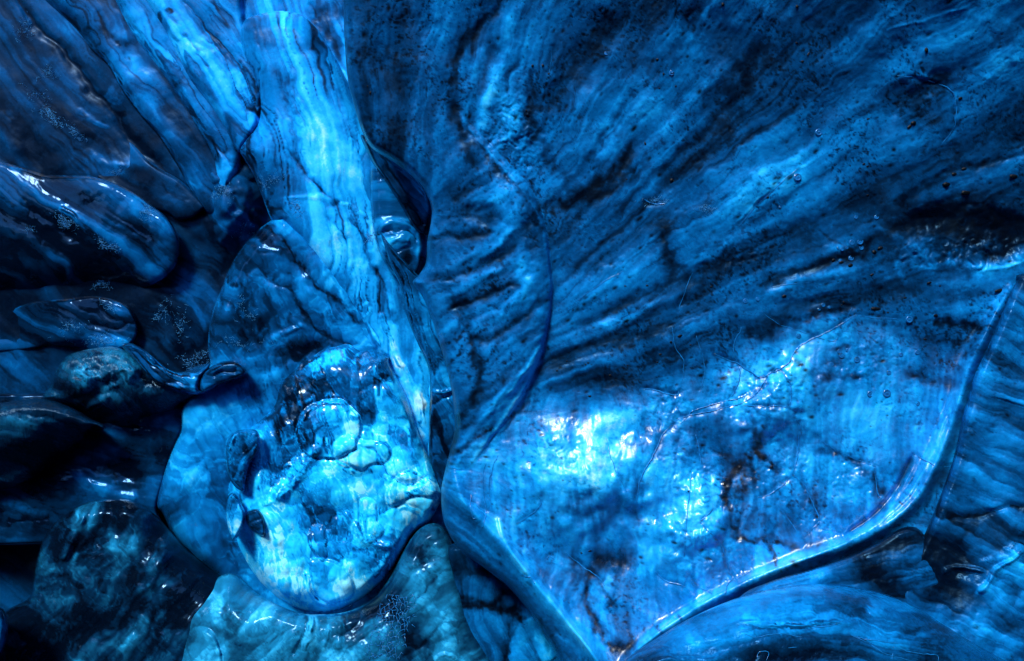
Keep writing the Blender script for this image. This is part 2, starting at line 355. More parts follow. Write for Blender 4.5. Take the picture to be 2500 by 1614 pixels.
    bv = np.unique(be); m2 = np.full(len(V), -1, np.int64); m2[bv] = np.arange(len(bv))+len(V)
    eye = np.array([0, 0, CAMZ]); dirv = V[bv]-eye; dn = dirv/np.linalg.norm(dirv, axis=1, keepdims=True)
    cen = V.mean(0); tc_ = cen-V[bv]; tc_ /= np.linalg.norm(tc_, axis=1, keepdims=True)+1e-6
    V2 = V[bv]+dn*back+tc_*back*0.25
    q2 = np.stack([be[:, 1], be[:, 0], m2[be[:, 0]], m2[be[:, 1]]], -1)
    VV = np.concatenate([V, V2]); Q = np.concatenate([q, q2])
    MM = np.concatenate([mk, mk[bv]*0.8]); SS = np.concatenate([si, si[bv]])
    base_pt = VV.mean(0)
    me = bpy.data.meshes.new(name); me.vertices.add(len(VV)); me.vertices.foreach_set('co', (VV-base_pt).astype(np.float32).ravel())
    me.loops.add(Q.size); me.loops.foreach_set('vertex_index', Q.astype(np.int32).ravel())
    me.polygons.add(len(Q)); me.polygons.foreach_set('loop_start', np.arange(0, Q.size, 4, dtype=np.int32))
    me.polygons.foreach_set('use_smooth', np.ones(len(Q), bool))
    pl = POL.ravel()[used]
    for an, ar in (('milk_and_light', MM), ('silt', SS), ('polish', np.concatenate([pl, pl[bv]]))):
        a = me.attributes.new(an, 'FLOAT', 'POINT'); a.data.foreach_set('value', np.clip(ar, 0, 1.05).astype(np.float32))
    me.update(calc_edges=True); me.materials.append(mat or M_FOLD)
    o = bpy.data.objects.new(name, me); C.objects.link(o); o.location = base_pt
    o['label'] = label; o['category'] = cat
    if kind: o['kind'] = kind
    if group: o['group'] = group
    Dg = np.where(s > -2, D, np.nan)
    FORMS[label] = dict(o=o, X=GX[j0, i0:i1], Y=GY[j0:j1, i0], D=D, s=s, base=base_pt, plane=plane)
    return FORMS[label]
def depth_at(F, px, py):
    i = min(max(np.searchsorted(F['X'], px), 0), len(F['X'])-1); j = min(max(np.searchsorted(F['Y'], py), 0), len(F['Y'])-1)
    return float(F['D'][j, i]), float(F['s'][j, i])

# ------------------------------------------------------------------ the cave behind and around the viewer
def vault():
    nu, nv = 150, 90; vs = []; fs = []
    th = np.linspace(0, 2*math.pi, nu, endpoint=False); ph = np.linspace(0.0, math.pi, nv)
    T, Pp = np.meshgrid(th, ph)
    dx = np.sin(Pp)*np.cos(T); dy = np.sin(Pp)*np.sin(T); dz = np.cos(Pp)
    R = 1+0.07*fbm(T*2.0+dz*3, Pp*3+dx*2, 1, 4)*np.sin(Pp)
    R[:, :] += 0.03*fbm(dx*5+3, dz*5+dy*4, 3, 4)
    V = np.stack([dx*R*9.0, 1.5+dy*R*9.5, CAMZ+dz*R*7.5], -1)
    toward = dx*SUN[0]+dy*SUN[1]+dz*SUN[2]
    t_ = (V[..., 1]-3.6)/SUN[1]; qx = V[..., 0]-SUN[0]*t_; qz = V[..., 2]-SUN[2]*t_; wob = 0.5*fbm(dx*4, dz*4+dy*3, 2, 3)
    hole = (V[..., 1] < 2.5) & (abs(qx-0.3)+wob < 6.2) & (abs(qz-CAMZ)+wob < 5.0)     # the cave mouth, behind and above
    idx = np.arange(nu*nv).reshape(nv, nu); qs = []
    for j in range(nv-1):
        for i in range(nu):
            k = (i+1) % nu
            if hole[j, i] or hole[j+1, k]: continue
            qs.append((idx[j, i], idx[j+1, i], idx[j+1, k], idx[j, k]))
    me = bpy.data.meshes.new('ice_cave_vault'); me.from_pydata(V.reshape(-1, 3).tolist(), [], qs)
    a = me.attributes.new('milk_and_light', 'FLOAT', 'POINT'); a.data.foreach_set('value', np.clip(0.3+0.2*fbm(T.ravel()*6, Pp.ravel()*9, 2, 4), 0, 1).astype(np.float32))
    me.attributes.new('silt', 'FLOAT', 'POINT')
    for p in me.polygons: p.use_smooth = True
    me.materials.append(M_WALL)
    o = bpy.data.objects.new('cave_vault', me); C.objects.link(o); o['kind'] = 'structure'
    sm_ = o.modifiers.new('thickness', 'SOLIDIFY'); sm_.thickness = 0.5; sm_.offset = 1
vault()

# ------------------------------------------------------------------ left side: the folded wall
formation('ice_wall', 'dark blue folded ice wall filling the upper left, streaked and frosted', 'ice wall',
  [(-400, -400), (900, -400), (1000, 300), (1110, 600), (1150, 1100), (1150, 1700), (-400, 1800)],
  4.6, curl=10, curl_d=0.02, base=0.11, mat=M_FOLD, flow=('dir', -52, 0.3), Lu=420, Lv=30, sm=0.10, sh=0.003, cm=0.10, ch=0.05, cs=170, dark=0.12, back=0.3,
  ops=[('b',570,480,70,100,0,.55,.2),('r', [(30,-40),(80,45),(130,95),(180,160),(230,230),(290,285),(330,340),(365,385),(420,430),(500,495),(540,560)], 13, -0.05, -0.3),
       ('b', 90,150,60,130,30, 0,-0.12), ('b', 200,80,60,50,40, 0.02,0.10), ('b', 160,350,50,120,40, .03,0.10), ('b', 60,320,40,120,30,-.02,-.12),
       ('b', 270,420,120,50,-25, 0.03,0.10), ('r', [(210,370),(260,400),(300,400),(350,420)], 10, .02,.14), ('r',[(190,260),(230,295),(262,310)],5,.01,.2),
       ('b', 350,350,60,60,0,-.03,-.12), ('b', 300,240,70,30,-45,.02,.10), ('r',[(260,215),(300,260)],9,.01,.12),
       ('r',[(430,450),(500,520),(560,620),(590,680)],11,-.03,-.22),('r',[(600,500),(640,560),(650,600)],14,-.03,-.18), ('b',540,590,30,30,0,.02,.2),
       ('b',470,660,45,90,15,.03,.13),('b',470,800,60,80,10,.02,.10),('b',380,690,60,50,0,0,-.1),('b',570,640,40,60,0,-.02,-.15),
       ('r',[(380,730),(420,770),(440,830),(450,880)],7,-.02,-.2),('r',[(430,700),(470,740),(505,820)],6,.01,.14),
       ('b',400,830,50,60,20,.02,.14),('b',470,860,40,35,0,-.04,-.2),('b',20,280,18,14,0,0.01,.35),
       ('b',100,860,110,50,-10,.02,.12),('b',60,780,100,40,-10,0,-.14),('b',40,900,80,50,0,.01,.10),('b',100,1200,120,60,0,0,-.1)])
formation('ice_fold', 'broad dark blue fold of ice, furthest left of the long diagonal folds at the top', 'ice fold',
  [(60,-300),(70,-60),(105,0),(170,60),(220,120),(262,160),(300,225),(345,285),(385,330),(430,400),(470,470),(505,520),(540,520),(560,420),(500,300),(460,150),(420,-60),(400,-300)],
  4.5, curl=30, curl_d=0.10, sink=[([(60,-60),(105,0),(200,100)],30,.06)], base=0.25, flow=('dir',-55,0.2), Lu=420, Lv=24, sm=0.11, sh=.003, dark=.2, 
  ops=[('r',[(112,0),(178,60),(228,120),(270,162),(308,225),(353,285),(393,330),(438,400),(478,470)],8,-.02,-.4),('r',[(240,115),(280,180),(340,270),(380,320),(420,370),(435,405),(470,450)],4,-.03,-.3),('b',210,40,60,60,0,0,-.12),('b',270,60,60,120,30,.02,.12),
       ('b',340,200,40,110,35,.03,.14),('r',[(245,20),(258,70),(290,105)],7,-.01,-.2,.35),('b',420,330,40,60,35,.02,.12),('b',460,450,30,40,20,.02,.16),
       ('r',[(150,20),(220,110),(260,170)],10,-.02,-.12),('b',300,110,26,16,-30,0,-.2,.4),('b',370,250,20,50,30,0,.12)], pit=50)
formation('ice_fold', 'mid blue fold of ice between the two long black crevices at the top', 'ice fold',
  [(190,-300),(255,-60),(278,0),(302,50),(340,112),(385,168),(440,250),(500,345),(522,400),(530,450),(548,482),(575,440),(590,380),(560,200),(500,60),(440,-60),(420,-300)],
  4.42, curl=26, curl_d=0.14, base=0.40, flow=('dir',-56,0.2), Lu=480, Lv=18, sm=0.12, sh=.003, dark=.25,
  ops=[('r',[(262,-60),(286,0),(312,50),(350,112),(395,168),(450,250),(505,340),(530,400),(536,445)],8,-.03,-.55),('r',[(400,100),(470,220),(540,330),(560,380)],3,-.01,-.3),('r',[(285,-20),(320,60),(380,150),(430,225),(500,320),(560,400)],5,-.03,-.42),('r',[(300,5),(315,40),(345,95)],7,0,-.12,.5),
       ('b',360,60,30,90,35,.02,.12),('b',440,210,30,90,35,.02,.12),('r',[(500,340),(530,400),(545,450)],6,-.02,-.25),('b',560,420,24,30,0,.02,.14)])
formation('ice_fold', 'bright azure striped fold of ice ending in a rounded tip left of the column', 'ice fold',
  [(280,-300),(330,-60),(352,0),(400,75),(430,135),(462,195),(512,262),(545,312),(578,372),(600,364),(625,330),(640,300),(650,250),(640,120),(600,20),(600,-300)],
  4.34, curl=24, curl_d=0.16, base=0.52, flow=('dir',-57,0.25), Lu=520, Lv=15, sm=0.13, sh=.003, dark=.28,
  ops=[('r',[(338,-60),(360,0),(408,75),(438,135),(470,195),(520,262),(553,312),(584,368)],9,-.03,-.6),('r',[(470,20),(540,130),(590,240),(606,300)],3,-.01,-.25),('r',[(440,-10),(500,60),(560,130),(600,200),(625,270),(628,300)],5,-.025,-.25),('r',[(400,20),(470,110),(520,170)],6,-.01,-.2),('b',490,150,50,120,35,.03,.12),
       ('b',590,200,20,70,25,.02,.2),('b',430,30,40,40,0,0,.08),('r',[(410,18),(420,32)],5,0,-.4,.5)])
formation('ice_pillar', 'pale streaked ice slab at the top edge behind the rounded head of the azure column', 'ice slab',
  [(430,-300),(470,-60),(520,40),(570,60),(600,120),(760,160),(850,220),(880,200),(880,-300)], 4.4, curl=20, curl_d=0.1, base=0.52,
  flow=('dir',-70,0.1), Lu=380, Lv=18, sm=.15, dark=.2, ops=[('b',800,40,30,70,20,0,-.3),('b',700,10,50,30,0,0,.1),('r',[(760,10),(790,70),(800,110)],10,-.02,-.3),('b',820,130,20,40,0,0,-.25)])
formation('ice_lobe', 'dark blue tongue of ice pointing down right under the diagonal folds', 'ice lobe',
  [(150,250),(260,280),(360,390),(440,440),(500,500),(494,515),(470,534),(432,537),(405,520),(330,500),(200,400)], 4.53, curl=16, curl_d=.05, sink=[([(120,230),(200,300),(260,360)],70,.15)], base=.19, flow=('dir',-35,0), Lv=26, sm=.12,
  ops=[('b',440,500,50,16,-20,.02,.1),('b',350,440,50,30,-30,0,-.15),('b',230,330,60,60,0,-.1,-.05)])
formation('ice_lobe', 'large smooth dark lobe of ice at the left edge with frost on its rim', 'ice lobe',
  [(-300,380),(-60,372),(0,392),(60,410),(110,425),(170,428),(220,430),(280,447),(330,472),(370,502),(405,528),(425,555),(438,585),(440,620),(428,655),(405,678),(370,700),(338,720),(250,745),(100,780),(-60,800),(-300,800)],
  4.5, gx=-.1, gy=.1, curl=18, curl_d=.05, bulge=.12, bulge_r=150, sink=[([(-300,780),(0,780),(150,760),(300,745)],80,.22)], base=.19, flow=('dir',-30,-0.2), Lu=420, Lv=26, sm=.13, dark=.12, mat=M_CLEAR,
  ops=[('b',300,490,120,26,-32,.02,.20),('b',400,560,24,60,10,.02,.20),('r',[(60,505),(110,535),(150,560),(190,590)],9,-.03,-.35),('r',[(130,560),(200,590),(260,620),(290,640)],12,-.02,-.3,.5),
       ('r',[(145,508),(175,520),(195,540),(215,570)],6,.03,.3),('b',265,600,28,12,-38,.01,.35),('b',350,570,40,20,-35,-.02,-.25),('b',390,600,25,50,0,0,.1),
       ('b',370,660,50,22,20,.02,.16),('b',335,680,26,14,0,-.01,-.25),('b',80,600,120,60,0,0,-.10),('b',200,660,100,40,-20,0,-.12),('r',[(200,500),(300,570),(400,600)],10,0,.1)])
formation('ice_lobe', 'small rounded dark lobe below the large left one', 'ice lobe',
  [(-60,780),(60,740),(150,730),(215,722),(262,727),(305,742),(326,765),(338,800),(330,832),(302,852),(240,862),(150,850),(-60,860)],
  4.54, curl=14, curl_d=.05, bulge=.05, bulge_r=80, sink=[([(-200,800),(20,800)],90,.08),([(120,870),(200,860)],24,.1)], base=.12, flow=('dir',-20,-.3), Lu=300, Lv=18, sm=.14, mat=M_CLEAR,
  ops=[('b',290,760,34,14,-35,.02,.25),('r',[(270,730),(310,742),(326,760)],5,-.01,-.3),('b',250,835,60,12,-5,.02,.2),('r',[(220,790),(280,800),(320,790)],6,-.02,-.25),('b',170,810,30,14,10,.01,.25),('b',300,830,26,16,0,.01,.15)])
formation('ice_column', 'tall smooth azure ice column with a rounded head, widening downward', 'ice column',
  [(582,72),(598,46),(640,31),(690,25),(738,36),(775,68),(802,110),(836,170),(900,300),(960,380),(1000,560),(1020,700),(1080,860),(1100,1000),(1100,1190),(1060,1230),(1020,1130),(985,1060),(955,975),(925,900),(892,850),(868,790),(835,745),
   (800,695),(745,622),(690,562),(664,540),(640,480),(618,425),(596,388),(585,365),(600,340),(624,310),(634,280),(632,232),(620,192),(600,152),(585,112)],
  4.2, gx=0, gy=-.08, curl=46, curl_d=.22, bulge=.10, bulge_r=110, base=.66, sink=[([(640,560),(720,640),(800,740)],26,.10)], flow=('dir',-64,-.5), Lu=420, Lv=15, sm=.12, sh=.005, ch=.03, cs=130, dark=.30, refr=8,
  ops=[('b',640,90,60,26,-25,-.01,-.15),('b',690,130,60,50,0,0,-.08),('r',[(660,150),(690,220),(720,330),(760,430),(800,500),(835,490)],9,-.015,-.16),
       ('r',[(700,170),(730,260),(750,320)],6,-.01,-.14),('b',800,330,36,130,18,.02,.18),('b',850,420,50,60,20,.02,.14),('b',690,420,50,70,10,-.03,-.16),('b',640,420,30,50,0,-.02,-.16),
       ('r',[(585,372),(610,366),(628,395),(640,440),(655,480),(668,508),(690,512),(712,532)],6,-.035,-.5),('r',[(800,190),(840,280),(870,360),(890,440)],4,-.01,-.16),
       ('r',[(700,360),(760,440),(810,490),(835,495)],5,-.015,-.3),('r',[(690,485),(760,480),(830,492),(880,520),(915,560)],4,.015,.10),('b',740,500,50,20,0,.01,.1),
       ('b',890,620,40,60,20,.03,.16),('b',820,590,50,50,0,.02,.10),('r',[(850,530),(890,580),(905,640),(925,680)],7,-.02,-.36),('r',[(800,520),(830,560),(860,580)],5,-.01,-.2),
       ('b',910,560,12,22,-30,.01,.3),('r',[(920,640),(940,700),(950,760),(965,800)],6,-.015,-.2),('b',950,720,20,80,15,.01,.1),('r',[(880,740),(900,800),(930,850),(960,900)],8,.03,.24),('r',[(925,760),(950,820),(985,900)],6,.03,.3),('b',960,850,40,70,20,.02,.1),('b',1015,1010,24,90,15,.02,.1),('r',[(960,900),(1000,980),(1030,1080)],5,.02,.3),('r',[(980,880),(1020,960),(1040,1040)],3,.02,.3),
       ('r',[(900,780),(935,850),(940,890)],4,-.02,-.25),('r',[(960,860),(1000,940),(1035,1000)],7,.03,.25),('b',985,910,20,40,20,.01,.22),('r',[(900,840),(930,880),(955,910),(985,925)],5,-.02,-.4),
       ('b',1000,870,24,50,10,0,-.08),('r',[(940,870),(975,930),(1005,1010),(1040,1060)],5,-.015,-.25),('b',1010,1000,26,60,14,.02,.15),('b',870,690,34,50,0,.02,.12),('r',[(885,750),(898,742),(902,760),(890,775),(884,762)],3,.012,.2)])

# ------------------------------------------------------------------ the passage between column and right wall
formation('ice_lobe', 'narrow dark leaf shaped hollow lobe beside the column where the right wall begins', 'ice lobe',
  [(880,330),(912,345),(960,378),(1010,412),(1045,455),(1056,500),(1052,545),(1040,575),(1010,560),(975,500),(930,430),(905,390)], 3.9, curl=14, curl_d=.12, base=.24, mat=M_CLEAR, flow=('dir',-55,0), Lv=18,
  ops=[('r',[(930,400),(980,450),(1020,510),(1036,550)],12,-.04,-.2),('r',[(925,378),(985,415),(1035,465),(1050,520)],4,.02,.16)], back=.3)
formation('ice_lobe', 'rounded blue ice lens with curved ripples wedged beside the column under the dark leaf', 'ice lobe',
  [(905,380),(940,410),(985,470),(1015,530),(1038,560),(1044,600),(1040,645),(1020,690),(1005,705),(960,670),(920,600),(905,500)], 3.98, curl=22, curl_d=.14, bulge=.06, bulge_r=60, base=.40, mat=M_CLEAR, flow=('dir',20,-.8), Lv=20, sm=.12,
  ops=[('r',[(925,560),(960,545),(1000,550),(1025,560)],7,.03,.18),('r',[(922,572),(955,560),(1000,565),(1020,590)],6,-.03,-.35),('r',[(935,600),(970,585),(1000,590)],9,.03,.2),('r',[(945,625),(980,610),(1010,600)],6,-.02,-.15),('b',990,640,14,40,-10,-.02,-.3),('b',1025,620,8,40,-8,.02,.25),('b',940,450,20,50,15,0,.12)], back=.3)
formation('ice_column', 'thin dark glassy rib of ice squeezed between the azure column and the right wall', 'ice rib',
  [(930,570),(975,620),(1010,660),(1045,700),(1085,780),(1120,880),(1135,980),(1130,1080),(1100,1170),(1080,1220),(1062,1180),(1049,1120),(1047,1040),(1050,960),(1046,900),(1020,840),(992,770),(978,700),(950,640)],
  3.94, gy=.1, curl=14, curl_d=.09, base=.38, mat=M_CLEAR, flow=('dir',-68,0), Lv=14, sm=.16, cloud=.10,
  ops=[('r',[(945,615),(985,685),(1005,770),(1030,850),(1048,920),(1051,1010)],4,-.02,-.4),('r',[(958,620),(995,690),(1012,765),(1040,845),(1058,915)],2.6,.015,.35),('b',1080,870,18,30,0,-.02,-.2),
       ('r',[(1056,890),(1070,875),(1090,890)],5,.02,.2),('r',[(1052,955),(1080,958),(1102,950)],4,.03,.3),('r',[(1052,985),(1080,975),(1106,965)],5,-.03,-.45),('b',1075,925,18,18,0,.02,.16),('b',1068,1080,12,50,4,.01,.15),('b',1090,1030,12,30,0,0,.1,.5),('r',[(1058,1110),(1076,1108)],3,-.01,-.25)], back=.4)

# ------------------------------------------------------------------ the right wall with its basin
WALL_VEINS = [
    ([(1745,865),(1800,888),(1850,920),(1872,915),(1900,897)],2.6),([(1850,920),(1880,912),(1905,900),(1930,880),(1945,850),(1980,830),(2040,800),(2090,770)],2.2),([(1905,900),(1925,930),(1932,960),(1925,995)],2.6),
    ([(1872,918),(1862,940),(1840,965),(1810,985)],2.4),([(1812,990),(1860,993),(1900,992),(1925,996)],2.4),([(1925,996),(1942,1015),(1950,1060),(1947,1110),(1935,1160)],2.2),([(1935,1160),(1910,1185),(1880,1205),(1850,1215)],2.0),
    ([(1935,1160),(1965,1190),(1985,1230),(2000,1272),(1985,1290),(1965,1310)],2.4),([(1898,1230),(1930,1275),(1962,1318)],1.8),([(1800,890),(1808,910),(1800,940),(1785,970)],2.2),([(1810,800),(1790,850),(1800,890)],1.6),
    ([(1660,1020),(1700,1010),(1750,1000),(1810,985)],2.2),([(1660,1035),(1680,1015),(1700,1000),(1790,975),(1830,960)],2.0),([(1660,1020),(1620,1060),(1590,1120),(1562,1180),(1555,1225)],2.6),([(1640,955),(1655,1000),(1662,1022)],1.8),
    ([(1570,950),(1610,955),(1650,965),(1660,950)],3.2),([(1700,1060),(1712,1130),(1730,1170)],2.2),([(1710,1275),(1760,1330),(1780,1390),(1790,1410)],2.6),([(1745,1240),(1710,1275)],2.4),([(1600,1395),(1620,1415),(1650,1425),(1675,1432)],2.4),
    ([(1672,1430),(1675,1410),(1682,1400),(1690,1425),(1720,1440),(1740,1450)],2.0),([(1790,1410),(1775,1430),(1770,1455)],2.2),([(1380,1350),(1420,1380),(1460,1410),(1475,1430)],2.2),([(1330,1370),(1340,1358),(1352,1365)],1.8),
    ([(1280,1405),(1295,1408),(1305,1425)],2.6),([(1150,1200),(1152,1260),(1160,1265)],2.2),([(1185,1130),(1180,1180),(1185,1250),(1178,1290)],1.8),([(1215,1110),(1200,1150),(1195,1200),(1200,1250)],1.6),([(1310,1210),(1320,1230),(1290,1260),(1260,1280)],1.8),
    ([(1640,800),(1650,850),(1668,880),(1665,930)],1.6),([(1690,665),(1670,720),(1655,760)],1.6),([(2135,1140),(2140,1190),(2155,1240)],2.0),([(1990,1060),(2040,1100),(2140,1140)],1.4),([(1690,1150),(1680,1230),(1670,1360)],1.4),
    ([(1480,1070),(1500,1140),(1530,1200)],1.5),([(1880,700),(1960,690),(2040,685)],1.2),([(2090,770),(2130,775),(2200,780)],1.2),([(2190,185),(2240,192),(2290,205),(2325,225),(2335,262),(2330,310),(2300,350)],2.4),([(2220,1100),(2280,1135),(2330,1140)],1.4),
    ([(1350,100),(1345,150),(1340,180)],1.3),([(1800,560),(1860,490),(1960,400)],1.8),([(1700,820),(1720,900),(1710,960)],1.3),([(1860,760),(1900,790),(1960,810),(2040,830),(2080,750)],1.2),([(1400,740),(1470,690),(1520,660)],1.2),([(1570,485),(1600,500),(1625,495)],2.6)]
BASIN = [(1295,925),(1330,960),(1400,975),(1480,985),(1560,955),(1650,912),(1760,870),(1850,835),(1950,785),(2080,768),(2200,800),(2350,860),(2350,1000),(2310,1120),(2250,1240),(2120,1310),(1990,1370),(1800,1445),(1640,1530),(1540,1640),(1450,1640),(1380,1520),(1290,1400),(1200,1290),(1140,1220),(1140,1130),(1200,1020)]
FOLD_AREA = [(1050,420),(1110,300),(1200,400),(1280,480),(1325,580),(1338,700),(1320,820),(1270,930),(1180,1040),(1110,1120),(1090,900),(1040,700)]
fold_ops = [
  ('b',1235,500,60,90,25,.06,.12),('b',1170,530,60,30,10,-.06,-.26,.1),('b',1280,660,24,50,5,.04,.22),('b',1290,560,16,60,10,-.03,-.14),
  ('r',[(1040,590),(1100,580),(1170,572),(1215,560)],9,-0.025,-.28),('r',[(1050,560),(1120,545),(1180,550)],12,0.015,.06),('b',1120,470,50,20,20,-.02,-.16),
  ('r',[(1060,660),(1140,635),(1210,600),(1250,560)],13,0.025,.12),('r',[(1080,690),(1150,660),(1220,630),(1270,600)],8,-0.025,-.22),
  ('r',[(1090,720),(1160,690),(1230,660),(1280,620)],11,0.030,.16),('r',[(1100,755),(1180,728),(1240,700),(1275,690)],8,-0.030,-.35),
  ('r',[(1120,795),(1190,770),(1260,735),(1310,680)],13,0.040,.2),('r',[(1150,830),(1220,815),(1290,770),(1330,710)],10,-0.025,-.22),
  ('r',[(1160,860),(1230,840),(1300,790),(1335,750)],9,0.015,.1),
  ('r',[(1085,700),(1130,760),(1155,840),(1165,910),(1150,990),(1120,1070),(1105,1120)],16,-0.045,-.32,.35),
  ('r',[(1330,800),(1290,890),(1230,965),(1170,1035),(1130,1110),(1115,1180)],12,0.030,.18),('r',[(1300,860),(1230,940),(1170,1000),(1130,1060)],7,-0.015,-.16),
  ('r',[(1325,812),(1310,880),(1280,950),(1240,1020),(1200,1080)],9,0.030,.26),('r',[(1318,850),(1270,920),(1235,965)],4,0.015,.35),  # pale strokes stand for the white highlight below the crest
  ('r',[(1300,950),(1240,1040),(1190,1090),(1160,1130)],5,-0.010,-.2),('b',1230,880,60,50,30,.0,-.05),
]
